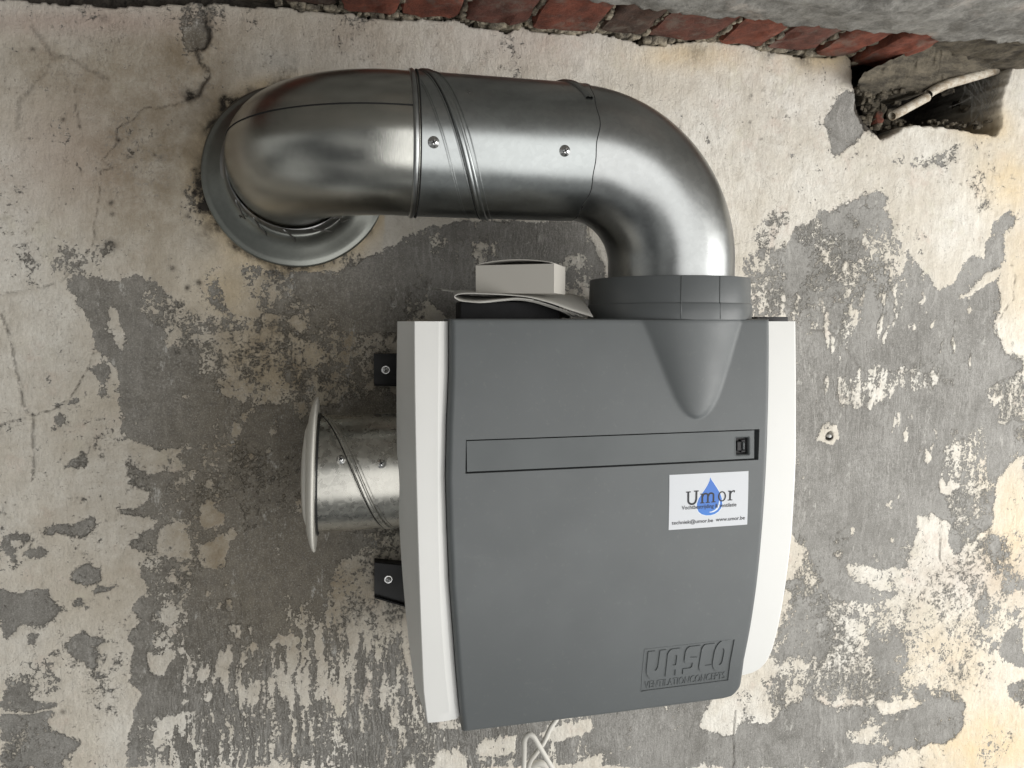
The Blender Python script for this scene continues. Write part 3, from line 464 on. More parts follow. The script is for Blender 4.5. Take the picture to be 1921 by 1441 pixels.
for i in range(230):
    px = random.uniform(540, 1610); py = float(np.interp(px, [a for a, b in topline], [b for a, b in topline]))-random.uniform(0, 7); q = P(px, py, -.004); rr_ = random.uniform(.0012, .0040)*(1.4 if px > 900 else .8)
    lumps.append(rough_block(q.x-rr_*1.5, q.x+rr_*1.5, -.004-rr_*.6, .012, q.z-rr_*.7, q.z+rr_*1.2, random.uniform(-.8, .8), i % 40, 3, .0034))
for j in joints[6:]:
    for k in range(9):
        h_ = random.uniform(.0, .085); q = Vector((Xof(j, ZC, 0)+random.uniform(-.003, .003), -h_, ZC+random.uniform(-.002, .003))); rr_ = random.uniform(.0015, .0042)
        lumps.append(rough_block(q.x-rr_, q.x+rr_, q.y-rr_*1.6, q.y+rr_*1.6, q.z-rr_, q.z+rr_*1.4, 0, k+j % 30, 3, .0026))
prep(mesh('mortar_crumb', *merge(lumps), M['crumb'], ceil), kind='stuff')
# last brick, tilted down into the broken corner beside the hole
q0 = PZ(1594, 106, ZC); Vb, Fb = rough_block(q0.x, q0.x+.062, -.115, .012, ZC-.012, ZC+.05, 0, 33, 9, .0055)
mesh('brick', Vb, Fb, M['brick'][0], ceil, True, 50)
# brown mortar slab that drops from the cement edge to the top rim of the hole
top_ = [(1622,136),(1672,112),(1722,90),(1760,74),(1785,68),(1830,66),(1921,64),(2000,62)]; bot_ = [(1606,172),(1640,186),(1690,172),(1740,170),(1785,150),(1875,122),(1921,102),(2000,70)]
def lint_fn(u, w):
    i = min(int(u), 6); f = u-i
    tpx = top_[i][0]*(1-f)+top_[i+1][0]*f; tpy = top_[i][1]*(1-f)+top_[i+1][1]*f; bpx = bot_[i][0]*(1-f)+bot_[i+1][0]*f; bpy = bot_[i][1]*(1-f)+bot_[i+1][1]*f
    a = P(tpx, tpy, .055); b = P(bpx, bpy, -.004); n = fb1(u*5+5, w*5+9, 3, 95)-.5
    if w <= 1: p = a.lerp(b, w); return (p.x+.006*n, p.y-.006*(fb1(u*14+9, w*12, 4, 97)-.5)+.004, p.z+.006*n)
    return (b.x+.006*n, b.y+(w-1)*.25, b.z+.012*(w-1)+.012*n)
sheet('mortar_slab', lint_fn, list(np.linspace(0, 7, 110)), list(np.linspace(0, 1.4, 42)), M['slab'], ceil)

# ------------------------------------------------------------------ rubble lying in the hole, broken conduit, cobwebs, wall plug
parts = []
for i in range(70):
    px = random.uniform(1640, 1870); q = P(px, 232+random.uniform(-6, 8), -.012-random.random()*.03); r = random.uniform(.0010, .0036)
    parts.append(rough_block(q.x-r, q.x+r, q.y-r, q.y+r, q.z-r, q.z+r*.6, random.uniform(-.5, .5), i, 3, .0030))
for i in range(40):
    q = P(random.uniform(1612, 1660), random.uniform(180, 240), -.01); r = random.uniform(.0015, .0045)
    parts.append(rough_block(q.x-r, q.x+r, q.y-r, q.y+r, q.z-r, q.z+r*.8, random.uniform(-.6, .6), i, 3, .0036))
for i in range(34):
    q = P(random.choice([random.uniform(1845, 1885), random.uniform(1640, 1880), random.uniform(1620, 1670)]), random.uniform(140, 240), random.uniform(-.09, -.03)); r = random.uniform(.003, .011)
    parts.append(rough_block(q.x-r, q.x+r, q.y-r, q.y+r, q.z-r, q.z+r*.8, random.uniform(-.6, .6), i % 35, 4, .005))
for i in range(90):
    k_ = random.uniform(0, 5.2); j_ = int(k_); f_ = k_-j_; q = P(bot_[j_][0]*(1-f_)+bot_[j_+1][0]*f_+random.uniform(-5, 5), bot_[j_][1]*(1-f_)+bot_[j_+1][1]*f_+random.uniform(-9, 1), -.010 if k_ > 2.2 else .001); r = random.uniform(.0010, .0034)*(.6 if k_ > 2.2 else 1)
    parts.append(rough_block(q.x-r*1.4, q.x+r*1.4, q.y-r, q.y+r, q.z-r, q.z+r, random.uniform(-.6, .6), i % 35, 3, .0036))
o = mesh('rubble', *merge(parts), M['mortar']); prep(o, 'dark crumbs of broken mortar lying in the hole under the ceiling', 'rubble', None, 'stuff')
q = P(1652, 222, -.002); Vb, Fb = rough_block(q.x-.006, q.x+.005, q.y, q.y+.02, q.z-.006, q.z+.008, 0, 3, 3, .004)
o = mesh('brick_chip', Vb, Fb, M['brick'][0]); prep(o, 'small orange red chip of brick at the left end of the hole', 'brick chip')
cond = empty('conduit_pipe', P(1740, 180, .0), 'broken off-white conduit sticking out of the dark hole at top right', 'pipe')
c1 = [P(1673, 218, .016), P(1690, 209, .012), P(1712, 197, .006), P(1738, 183, 0)]
V1, F1 = tube(c1, [.0064, .0066, .0065, .0067], 24, False); V2, F2 = tube(c1, [.0052]*4, 24, False); V3 = [];
d_ = (c1[1]-c1[0]).normalized()
ringf = [(k, (k+1) % 24, 24*4+(k+1) % 24, 24*4+k) for k in range(24)]
Vm, Fm = merge([(V1, F1), (V2, [f[::-1] for f in F2])]); Fm += [f[::-1] for f in ringf]
mesh('pipe_end', Vm, Fm, M['conduit'], cond)
c2 = [P(1741, 177, .001), P(1752, 169, 0), P(1775, 158, -.003), P(1800, 151, -.007), P(1830, 143, -.012), P(1866, 133, -.02), P(1880, 128, -.05)]
mesh('pipe_run', *tube(c2, [.0066, .0069, .0070, .0069, .0068, .0066, .0066], 24, False, lambda i, a: 1+.04*math.sin(3*a+i)), M['conduit'], cond)
parts = []
for i in range(44):
    a = P(random.uniform(1800, 1885), random.uniform(118, 165), -.004-random.random()*.02); b = P(min(1880, max(1780, random.gauss(1845, 26))), random.uniform(190, 243), -.004-random.random()*.03)
    if i % 3 == 0: b = a+Vector((random.uniform(-.02, .02), random.uniform(-.005, .01), random.uniform(-.03, -.01)))
    pts = []; sag = random.uniform(.002, .010)
    for t in np.linspace(0, 1, 9): p = a.lerp(b, t); p.x += math.sin(t*PI)*sag*random.uniform(.7, 1.3); p.z -= math.sin(t*PI)*sag*.5; pts.append(p)
    parts.append(tube(pts, random.uniform(.00008, .00020), 4, False))
o = mesh('cobweb', *merge(parts), M['web']); prep(o, 'dusty cobweb threads hanging over the dark hole at top right', 'cobweb', None, 'stuff')
o = mesh('wall_plug', *merge([lathe([(0, -.0010), (.0012, -.0009), (.0022, -.0002), (.0026, .001), (.0026, .004), (.0026, .016)], (pl_.x, -.0022, pl_.z), (0, 1, 0), 24), lathe([(0, -.0012), (.0009, -.0011), (.0009, .004)], (pl_.x, -.0022, pl_.z), (0, 1, 0), 12)]), M['white'])
prep(o, 'small white plug in a drilled hole in the grey wall, right of the unit', 'wall plug')

# ------------------------------------------------------------------ EXHAUST DUCT: elbow, spiral duct, elbow
HA, RP, RB = .165, .0718, .118
ZA = (P(775, 271, HA).z+P(1073, 291, HA).z)/2; XA = P(775, 271, HA).x; XB = P(1073, 291, HA).x
exd = empty('exhaust_duct', (XA-RB-.013, 0, ZA), 'large galvanised spiral duct with two elbows running from the wall to the unit', 'duct')
pts = [(XA+.004, -HA, ZA), (XA-.006, -HA, ZA), (XA-.013, -HA, ZA)]
for t in np.linspace(0, PI/2, 34)[1:]: pts.append((XA-.013-RB*math.sin(t), -(HA-RB+RB*math.cos(t)), ZA))
pts += [(XA-.013-RB, -.035, ZA), (XA-.013-RB, .01, ZA)]
rr = [RP-.0005]*len(pts)
e1 = mesh('elbow', *tube(pts, rr, 96, False), M['elbow'], exd); prep(e1, 'brushed steel elbow going into the wall')
mesh('rim_bead', *lathe([(RP-.002, -.007), (RP+.0012, -.0062), (RP+.0022, -.0042), (RP+.0014, -.0022), (RP+.0006, -.0012), (RP-.003, 0)], (XA+.001, -HA, ZA), (1, 0, 0), 96), M['elbow2'], e1)
mesh('gap', *lathe([(RP-.004, .0), (RP+.0015, .0002), (RP+.0017, .0013), (RP-.004, .0015)], (XA+.001, -HA, ZA), (1, 0, 0), 96), M['dark'], e1)
ang = math.radians(17); sm = []
for p in pts[2:-2]:
    pass
for t in np.linspace(0, PI/2, 40):
    N_ = Vector((-math.sin(t), -math.cos(t), 0)); c = Vector((XA-.013-RB*math.sin(t), -(HA-RB+RB*math.cos(t)), ZA)); sm.append(c+(N_*math.cos(ang)+Vector((0, 0, 1))*math.sin(ang))*(RP-.0004))
sm = [sm[0]+Vector((.010, 0, 0))]+sm
mesh('seam', *tube(sm, .0007, 8), M['dark'], e1)
# spiral duct
L0, L1 = XA+.002, XB+.002
def endcut(a): return .0035*math.sin(a*1-.6)+.0012*math.sin(7*a)+.0008*math.sin(13*a+1)
segs = 120; Vd = []; Fd = []; ns = 14
for i in range(ns+1):
    for k in range(segs):
        a = 2*PI*k/segs; x = L0+(L1-L0)*i/ns+(endcut(a) if i == ns else 0); Vd.append((x, -HA+math.cos(a)*RP, ZA+math.sin(a)*RP))
for k in range(segs):
    a = 2*PI*k/segs; Vd.append((L1+endcut(a)-.0002, -HA+math.cos(a)*(RP-.0012), ZA+math.sin(a)*(RP-.0012)))
for i in range(ns+1):
    for k in range(segs): k2 = (k+1) % segs; Fd.append((i*segs+k, (i+1)*segs+k, (i+1)*segs+k2, i*segs+k2))
sd = mesh('spiral_pipe', Vd, Fd, M['duct'], exd, True, 40); prep(sd, 'straight spiral seamed duct')
def helix(x_top, pitch, r, wd, ht, t0, t1, X0, axis_y, axis_z, xmin, xmax, n=90):
    """raised flat band winding round a horizontal duct; phi=0 at the top, going down the front"""
    V = []; Fc = []; prof = [(-wd, -.0012), (-wd*.85, ht*.55), (-wd*.4, ht), (-wd*.1, ht*.45), (wd*.15, ht*.45), (wd*.5, ht*.95), (wd*.9, ht*.4), (wd, -.0012)]; m_ = 0
    for i in range(n+1):
        ph = t0+(t1-t0)*i/n; xc = x_top+pitch*ph/(2*PI)
        if xc-wd < xmin or xc+wd > xmax: continue
        for (o, h) in prof: V.append((xc+o, axis_y-math.sin(ph)*(r+h), axis_z+math.cos(ph)*(r+h)))
        m_ += 1
    k = len(prof)
    for i in range(m_-1):
        for j in range(k-1): Fc.append((i*k+j, (i+1)*k+j, (i+1)*k+j+1, i*k+j+1))
    return V, Fc
xt = P(792, 139, HA).x-.007; pit_ = .1415
for off, wd, ht in ((0, .0044, .0026), (-.0062, .0009, .0010), (.0078, .0008, .0009)):
    mesh('rib', *helix(xt+off, pit_, RP, wd, ht, -PI, 3.7, 0, -HA, ZA, L0+.001, L1-.001, 200), M['duct'], sd)
for off in (-.0175, -.0195): mesh('rib', *helix(xt+off, pit_, RP, .0006, .0006, .35, 3.5, 0, -HA, ZA, L0+.001, L1-.001, 160), M['duct'], sd)
crease = [(xt-.0050+pit_*ph/(2*PI), -HA-math.sin(ph)*(RP+.0002), ZA+math.cos(ph)*(RP+.0002)) for ph in np.linspace(-1.2, 3.4, 90) if xt-.0050+pit_*ph/(2*PI) > L0+.001]
mesh('crease', *tube(crease, .0006, 6), M['dark'], sd)
# ragged strip end of the spiral seam at the top of the joint
mesh('seam_strip', *helix(P(1040, 160, HA).x, .13, RP+.0004, .0040, .0020, -.9, .95, 0, -HA, ZA, 0, 9, 40), M['duct'], sd)
parts = []
for a in (-1.05, -1.33, -1.6): parts.append(helix(L1+.0005-.0015, .0, RP-.0006, .0007, .0005, PI/2-a, PI/2-a+.085, 0, -HA, ZA, 0, 9, 8))
jl = [(L1+endcut(2*PI*k/160)+.0004, -HA+math.cos(2*PI*k/160)*(RP-.0010), ZA+math.sin(2*PI*k/160)*(RP-.0010)) for k in range(161)]
mesh('joint_line', *tube(jl, .0010, 6, False), M['dark'], sd)
for q_ in parts: mesh('joint_gap', *q_, M['dark'], sd)
def screw(px, py, hax, zax, r, parent, size=.0042):
    q = P(px, py, hax+r); sa = max(-1, min(1, (q.z-zax)/r)); h = hax+r*math.sqrt(1-sa*sa); q = P(px, py, h); sa = max(-1, min(1, (q.z-zax)/r)); nrm = Vector((0, -math.sqrt(1-sa*sa), sa)); org = Vector((q.x, -hax, zax))+nrm*r
    s = mesh('screw', *lathe([(size*1.35, -.0002), (size*1.3, .0006), (size*.95, .0009), (size*.85, .0022), (size*.5, .0030), (0, .0032)], org, nrm, 24), M['screw'], parent)
    T = nrm.cross(Vector((1, 0, 0))).normalized(); X = Vector((math.cos(.5), 0, 0))+T*math.sin(.5); X.normalize(); Tt = nrm.cross(X); parts = []
    for A_, B_ in ((X, Tt), (Tt, X)):
        c = org+nrm*.0033; l = size*.58; w = size*.15
        parts.append(([c-A_*l-B_*w, c+A_*l-B_*w, c+A_*l+B_*w, c-A_*l+B_*w, c-A_*l*.3-B_*w-nrm*.001, c+A_*l*.3-B_*w-nrm*.001, c+A_*l*.3+B_*w-nrm*.001, c-A_*l*.3+B_*w-nrm*.001], [(0, 1, 2, 3), (0, 4, 5, 1), (1, 5, 6, 2), (2, 6, 7, 3), (3, 7, 4, 0), (7, 6, 5, 4)]))
        B_ = B_
    mesh('cross_recess', *merge(parts), M['dark'], s, False)
screw(813, 267, HA, ZA, RP, exd); screw(1059, 283, HA, ZA, RP, exd)
# second elbow
pts = [(XB-.02, -HA, ZA), (XB, -HA, ZA)]
for t in np.linspace(0, PI/2, 40)[1:]: pts.append((XB+RB*math.sin(t), -HA, ZA-RB+RB*math.cos(t)))
XC = XB+RB; zend = P(1253, 600, HA).z; pts += [(XC, -HA, ZA-RB-.012), (XC, -HA, zend)]
e2 = mesh('elbow', *tube(pts, [RP-.0018]*2+[RP-.0012]*(len(pts)-2), 112, False), M['elbow2'], exd); prep(e2, 'smooth shiny steel elbow turning down into the grey collar')

# ------------------------------------------------------------------ wall rosette round the duct
RX, RZ = P(553, 331, .012).x, P(553, 331, .012).z
ros = empty('wall_rosette', (RX, 0, RZ), 'round dull steel collar plate on the wall around the large duct', 'duct flange')
def jr(j, a, r, t): return r*(1+.004*math.sin(3*a+1)+.002*math.sin(8*a)), t*(1+.05*math.sin(2*a+.7))
mesh('plate', *lathe([(.1075, -.006), (.1085, .004), (.1080, .0075), (.1060, .0083), (.1030, .0085), (.1000, .0097), (.0960, .0118), (.0920, .0140), (.0880, .0160), (.0840, .0182), (.0800, .0212), (.0770, .0245), (.0745, .028), (.070, .030), (.069, .012)], (RX, 0, RZ), (0, -1, 0), 128, jr), M['flange'], ros)
def jf(j, a, r, t):
    w = math.sin(11*a+j*1.9)*.0004+math.sin(5*a+j)*.0006; return r+w*(1.2 if 1 < j < 9 else .3), t+math.sin(4*a+j*.6)*.0012
fo = mesh('foil_sleeve', *lathe([(.0835, .018), (.0815, .0205), (.0795, .0225), (.0780, .026), (.0765, .030), (.0755, .034), (.0748, .038), (.0742, .042), (.0737, .045), (.0732, .047), (.0722, .0475)], (XA-.013-RB, 0, ZA-.002), (0, -1, 0), 160, jf), M['foil'], ros)
parts = []
for k in range(5):
    a = math.radians(215+k*24+random.uniform(-5, 5)); c = Vector((XA-.013-RB, 0, ZA-.002)); pt = []
    for t in np.linspace(0, 1, 7): aa = a+t*random.uniform(.12, .35); rr_ = .0745+.011*t; pt.append(c+Vector((math.cos(aa)*rr_, -(.052-.034*t)-.0012*math.sin(t*9), math.sin(aa)*rr_)))
    mesh('foil_crease', *tube(pt, [.0003, .0010, .0013, .0011, .0012, .0008, .0002], 7), M['foil'], ros)

# ------------------------------------------------------------------ VENTILATION UNIT
unit = empty('ventilation_unit', (.265, 0, -.2), 'wall mounted ventilation box with grey curved cover and white side panels', 'ventilation unit')
ZT = P(843, 598, .232).z; ZB = -.4285
def hprof(z):
    t = (ZT-z)/(ZT-ZB); return float(np.interp(t, *HP))
tt_ = np.array([0, .12, .24, .36, .48, .6, .72, .84, .93, 1.0]); hv_ = np.array([.2390, .2480, .2540, .2578, .2585, .2570, .2525, .2450, .2370, .2290])
ft = np.linspace(0, 1, 200); co_ = np.polyfit(tt_, hv_, 4); HP = (ft, np.polyval(co_, ft))
def edge_tab(tab):
    out = []
    for px, py in tab:
        h = .24
        for _ in range(6): q = P(px, py, h); h = hprof(min(ZT, max(ZB, q.z)))
        out.append((q.z, q.x))
    return sorted(out)
XLt = edge_tab([(844,598),(844,700),(840,800),(838,900),(841,1000),(845,1100),(851,1180),(857,1260),(863,1330),(868,1372)])
XRt = edge_tab([(1447,600),(1447,700),(1445,800),(1441,900),(1434,1000),(1424,1100),(1412,1180),(1400,1240),(1393,1290),(1388,1306)])
RC, HC = .0905, HA; RCB = .0925
bwt = [(P(1305, y, .25).z, (P(1305+w, y, .25).x-P(1305-w, y, .25).x)/2) for y, w in ((800,0),(785,0),(782,10),(777,19),(770,26),(760,33),(745,41),(720,51),(680,66),(640,80),(600,95),(560,101))]
BW_z = [a for a, b in bwt]; BW_w = [b for a, b in bwt]; XCc = P(1253, 540, HA).x; XBp = P(1305, 700, .25).x
def smax(a, b, k=.0012):
    d = max(k-abs(a-b), 0)/k; return max(a, b)+d*d*k*.25
def xl(z): return interp(z, XLt)
def xr(z):
    x = interp(z, XRt); d = z-ZB; rr = .020
    if d < rr: x -= rr*(1-math.sqrt(max(0, 1-((rr-d)/rr)**2)))*.8
    return x
def slot(px, py, h=.2575): return P(px, py, h)
SX0, SX1 = P(874, 858, .2575).x, P(1424, 838, .2575).x; SZ0, SZ1 = P(875, 889, .2575).z, P(875, 827, .2575).z
def cover_h(x, z, feat=True):
    h = hprof(z); w = (x-(xl(z)+xr(z))/2)/.18; h -= .0015*w*w
    d = x-XBp
    if abs(d) < .07 and z > -.12:
        wz = float(np.interp(z, BW_z, BW_w)); b = .325*(wz*wz-d*d)/max(wz, .004)
        if wz > 0: h += smax(b, 0, .0022)
    return h
def lg(px, py):   # logo panel in cover (u fraction, z)
    q = P(px, py, hprof(-.36)); return q
LZ1 = (P(1212, 1215, .243).z+P(1377, 1196, .243).z)/2; LZ0 = (P(1203, 1299, .239).z+P(1368, 1281, .239).z)/2
def ufr(px, py): 
    h = .24
    for _ in range(5): q = P(px, py, h); h = hprof(q.z)
    return (q.x-interp(q.z, XLt))/(interp(q.z, XRt)-interp(q.z, XLt))
LU0 = (ufr(1208, 1215)+ufr(1203, 1299))/2; LU1 = (ufr(1377, 1196)+ufr(1368, 1281))/2
W0 = interp((SZ0+SZ1)/2, XRt)-interp((SZ0+SZ1)/2, XLt); xl_m = interp((SZ0+SZ1)/2, XLt)
SU0 = (SX0-xl_m)/W0; SU1 = (SX1-xl_m)/W0
us = list(np.linspace(0, 1, 300)); zs_ = list(np.linspace(ZB, ZT, 360))
def snap(lst, vals, e):
    lst = [v for v in lst if all(abs(v-q) > e*2.2 for q in vals)]
    for q in vals: lst += [q-e, q+e]
    return sorted(lst)
us = snap(us, [SU0, SU1, LU0, LU1], .0006); us[0] = 0; us[-1] = 1
zs_ = snap(zs_, [SZ0, SZ1, LZ0, LZ1], .00025)
er = .0055
edge_o = [(0, .046), (0, .012), (.0002, .0050), (.0010, .0028), (.0022, .0012), (.0038, .0003)]
V = []; Fc = []
def crow(z, zz, dh):
    row = []; a = xl(z); b = xr(z)
    for o, d in edge_o: row.append((a+o, -(cover_h(a+.006, z)-max(d, dh)), zz))
    for u in us:
        x = a+er+(b-a-2*er)*u; uu = (x-a)/(b-a); h = cover_h(x, z)-dh
        if SZ0 < z < SZ1 and SU0 < uu < SU1 and dh == 0: h -= .007
        if LZ0 < z < LZ1 and LU0 < uu < LU1 and dh == 0: h -= .0009
        row.append((x, -h, zz))
    for o, d in reversed(edge_o): row.append((b-o, -(cover_h(b-.006, z)-max(d, dh)), zz))
    return row
rows = [crow(ZB, ZB, .06), crow(ZB, ZB, .006), crow(ZB, ZB+.0004, .0022), crow(ZB, ZB+.0015, .0005)]
rows += [crow(z, z, 0) for z in zs_ if ZB+.0028 < z < ZT-.0028]
rows += [crow(ZT-.002, ZT-.0015, .0005), crow(ZT-.001, ZT-.0004, .0022), crow(ZT, ZT, .006), crow(ZT, ZT, .06)]
nr = len(rows[0]); V = [p for r in rows for p in r]
for j in range(len(rows)-1):
    for i in range(nr-1): a = j*nr+i; Fc.append((a, a+1, a+nr+1, a+nr))
cover = mesh('cover', V, Fc, M['cover'], unit, True, 38)
def on_cover(x, z, off): return (x, -(cover_h(x, z)+off), z)
# handle strip with latch
def surf_box(x0, x1, z0, z1, off, depth, nxs=24, nzs=6, r=.0006):
    V = []; Fc = []; X = [x0, x0, x0+r]+list(np.linspace(x0, x1, nxs))[1:-1]+[x1-r, x1, x1]; Z = [z0, z0, z0+r]+list(np.linspace(z0, z1, nzs))[1:-1]+[z1-r, z1, z1]
    for j, z in enumerate(Z):
        for i, x in enumerate(X):
            o = off
            if i in (1, len(X)-2) or j in (1, len(Z)-2): o = off-r
            if i in (0, len(X)-1) or j in (0, len(Z)-1): o = off-depth
            V.append(on_cover(x, z, o))
    n = len(X)
    for j in range(len(Z)-1):
        for i in range(n-1): a = j*n+i; Fc.append((a, a+1, a+n+1, a+n))
    return V, Fc
gx1 = P(1417, 838, .2575).x; LTa = P(1381, 856, .2575); LTb = P(1409, 820, .2575)
# strip is built as a frame round the latch pocket
def cells(xs_, zs2, holes, off, depth, r=.0005):
    parts = []
    for i in range(len(xs_)-1):
        for j in range(len(zs2)-1):
            if (i, j) in holes: continue
            V = []; Fc = []; X = np.linspace(xs_[i], xs_[i+1], max(2, int((xs_[i+1]-xs_[i])/.006)+2)); Z = np.linspace(zs2[j], zs2[j+1], 6)
            for z in Z:
                for x in X: V.append(on_cover(x, z, off))
            n = len(X)
            for b in range(len(Z)-1):
                for a in range(n-1): k = b*n+a; Fc.append((k, k+1, k+n+1, k+n))
            parts.append((V, Fc))
    def wallq(xa, za, xb, zb, N=12):
        V = []; Fc = []
        for t in np.linspace(0, 1, N): x = xa+(xb-xa)*t; z = za+(zb-za)*t; V.append(on_cover(x, z, off)); V.append(on_cover(x, z, off-depth))
        for k in range(N-1): Fc.append((2*k, 2*k+1, 2*k+3, 2*k+2))
        return V, Fc
    x0, x1, z0, z1 = xs_[0], xs_[-1], zs2[0], zs2[-1]
    for q in ((x0, z0, x1, z0), (x1, z0, x1, z1), (x1, z1, x0, z1), (x0, z1, x0, z0)): parts.append(wallq(*q))
    for (i, j) in holes:
        a, b, c, d = xs_[i], xs_[i+1], zs2[j], zs2[j+1]
        for q in ((a, c, b, c), (b, c, b, d), (b, d, a, d), (a, d, a, c)): parts.append(wallq(*q))
    return merge(parts)
g_ = .0011
strip = mesh('handle_strip', *cells([SX0+g_, LTa.x, LTb.x, gx1], [SZ0+g_+.0004, LTa.z, LTb.z, SZ1-g_], [(1, 1)], -.0008, .0075), M['strip'], unit, True, 40)
mx, mz = (LTa.x+LTb.x)/2, (LTa.z+LTb.z)/2; hw, hz = (LTb.x-LTa.x)/2, (LTb.z-LTa.z)/2
mesh('latch_pocket', *surf_box(LTa.x-.001, LTb.x+.001, LTa.z-.001, LTb.z+.001, -.0058, .001), M['black'], strip)
# rounded pocket lip
def rrect(x0, x1, z0, z1, r, n=6):
    out = []
    for cx, cz, a0 in ((x1-r, z1-r, 0), (x0+r, z1-r, 90), (x0+r, z0+r, 180), (x1-r, z0+r, 270)):
        for k in range(n+1): a = math.radians(a0+90*k/n); out.append((cx+r*math.cos(a), cz+r*math.sin(a)))
    return out
def lip_ring(x0, x1, z0, z1, r, off0, off1, w):
    A = rrect(x0, x1, z0, z1, r); B = rrect(x0+w, x1-w, z0+w, z1-w, max(r-w, .0003)); V = []; Fc = []; n = len(A)
    for p in A: V.append(on_cover(p[0], p[1], off0))
    for p in B: V.append(on_cover(p[0], p[1], off1))
    for p in B: V.append(on_cover(p[0], p[1], off1-.004))
    for k in range(n): k2 = (k+1) % n; Fc += [(k, k2, n+k2, n+k), (n+k, n+k2, 2*n+k2, 2*n+k)]
    return V, Fc
mesh('pocket_lip', *lip_ring(LTa.x-.0007, LTb.x+.0007, LTa.z-.0007, LTb.z+.0007, .0030, -.0006, -.0016, .0016), M['strip'], strip)
la = mesh('latch', *merge([surf_box(mx-hw*.62, mx+hw*.05, mz-hz*.55, mz+hz*.50, -.0030, .003, 6, 6), surf_box(mx-hw*.1, mx+hw*.48, mz+hz*.42, mz+hz*.66, -.0022, .003, 5, 4), surf_box(mx-hw*.1, mx+hw*.48, mz-hz*.70, mz-hz*.46, -.0022, .003, 5, 4)]), M['black'], strip)
mesh('latch_bar', *surf_box(mx+hw*.12, mx+hw*.36, mz-hz*.38, mz+hz*.42, -.0012, .003, 4, 6), M['strip'], strip)

# raised logo lettering in its sunk panel
def logo_uv(a, b): z = LZ0+(LZ1-LZ0)*b; x0 = xl(z); x1 = xr(z); return x0+(x1-x0)*(LU0+(LU1-LU0)*a), z
def letters(name, splines, mat, parent, base, ht, bev, fn):
    V, Fc = curve_mesh(splines, extrude=.5, bevel=0); Vo = []
    for v in V:
        x, z = fn(v.x, v.y); Vo.append(on_cover(x, z, base+(ht if v.z > 0 else -.0004)))
    return mesh(name, Vo, Fc, mat, parent, False)
def arc(cx, cy, rx, ry, a0, a1, n=8): return [(cx+rx*math.cos(math.radians(a0+(a1-a0)*k/n)), cy+ry*math.sin(math.radians(a0+(a1-a0)*k/n))) for k in range(n+1)]
def glyph(ch):
    if ch == 'V': return [[(0, 1), (0, .42)]+arc(.46, .42, .46, .44, 180, 250)+[(.45, 0)]+arc(.50, .45, .5, .40, 300, 360)+[(1, 1), (.66, 1), (.64, .42), (.55, .30), (.44, .32), (.38, .42), (.38, 1)]]
    if ch == 'A': return [[(0, 0), (0, .78)]+arc(.3, .78, .3, .22, 180, 90)+arc(.7, .78, .3, .22, 90, 0)+[(1, 0), (.64, 0), (.64, .24), (.38, .24), (.38, 0)], [(.40, .40), (.62, .40), (.62, .68)]+arc(.51, .70, .11, .09, 0, 180)]
    if ch == 'S': return [[(1, 1), (.3, 1)]+arc(.3, .78, .3, .22, 90, 180)+[(0, .50), (.10, .42), (.62, .40), (.62, .25), (.5, .20), (0, .20), (0, 0), (.7, 0)]+arc(.7, .22, .3, .22, 270, 360)+[(1, .50), (.9, .58), (.38, .60), (.38, .76), (.5, .80), (1, .80)]]
    if ch == 'C': return [[(1, 1), (.3, 1)]+arc(.3, .78, .3, .22, 90, 180)+[(0, .22)]+arc(.3, .22, .3, .22, 180, 270)+[(1, 0), (1, .21), (.48, .21), (.38, .28), (.38, .72), (.48, .79), (1, .79)]]
    return [arc(.5, .62, .5, .42, 0, 180, 12)+arc(.5, .32, .5, .38, 180, 360, 12), arc(.5, .62, .15, .16, 0, 180, 8)+arc(.5, .34, .15, .16, 180, 360, 8)]
slots = [(.045, .240, .27, .93, 'V'), (.262, .435, .29, .93, 'A'), (.458, .618, .30, .94, 'S'), (.638, .782, .31, .95, 'C'), (.790, .965, .30, .97, 'O')]
for a, b, c, d, ch in slots:
    letters('letter', [[(a+(b-a)*x, c+(d-c)*y) for x, y in sp] for sp in glyph(ch)], M['cover'], cover, -.0009, .0011, 0, logo_uv)
V, Fc = curve_mesh(None, extrude=.5, txt='VENTILATIONCONCEPTS', size=1, offset=.0)
xs2 = [v.x for v in V]; ys2 = [v.y for v in V]; x0, x1, y0, y1 = min(xs2), max(xs2), min(ys2), max(ys2)
Vo = []
for v in V:
    x, z = logo_uv(.04+.92*(v.x-x0)/(x1-x0),   .055+.17*(v.y-y0)/(y1-y0)); Vo.append(on_cover(x, z, -.0009+(.0007 if v.z > 0 else -.0004)))
o = mesh('lettering', Vo, Fc, M['cover'], cover, False)
# raised fine frame line round the panel
def ringstrip(off, w):
    V = []; Fc = []; pl = [(0, 0), (1, 0), (1, 1), (0, 1), (0, 0)]; P_ = []
    for (a, b), (c, d) in zip(pl[:-1], pl[1:]):
        for t in np.linspace(0, 1, 16)[:-1]: P_.append((a+(c-a)*t, b+(d-b)*t))
    P_.append((0, 0)); pts = [Vector(on_cover(*logo_uv(a, b), off)) for a, b in P_]; return tube(pts, w, 6)
mesh('panel_frame', *ringstrip(0, .00038), M['cover'], cover)

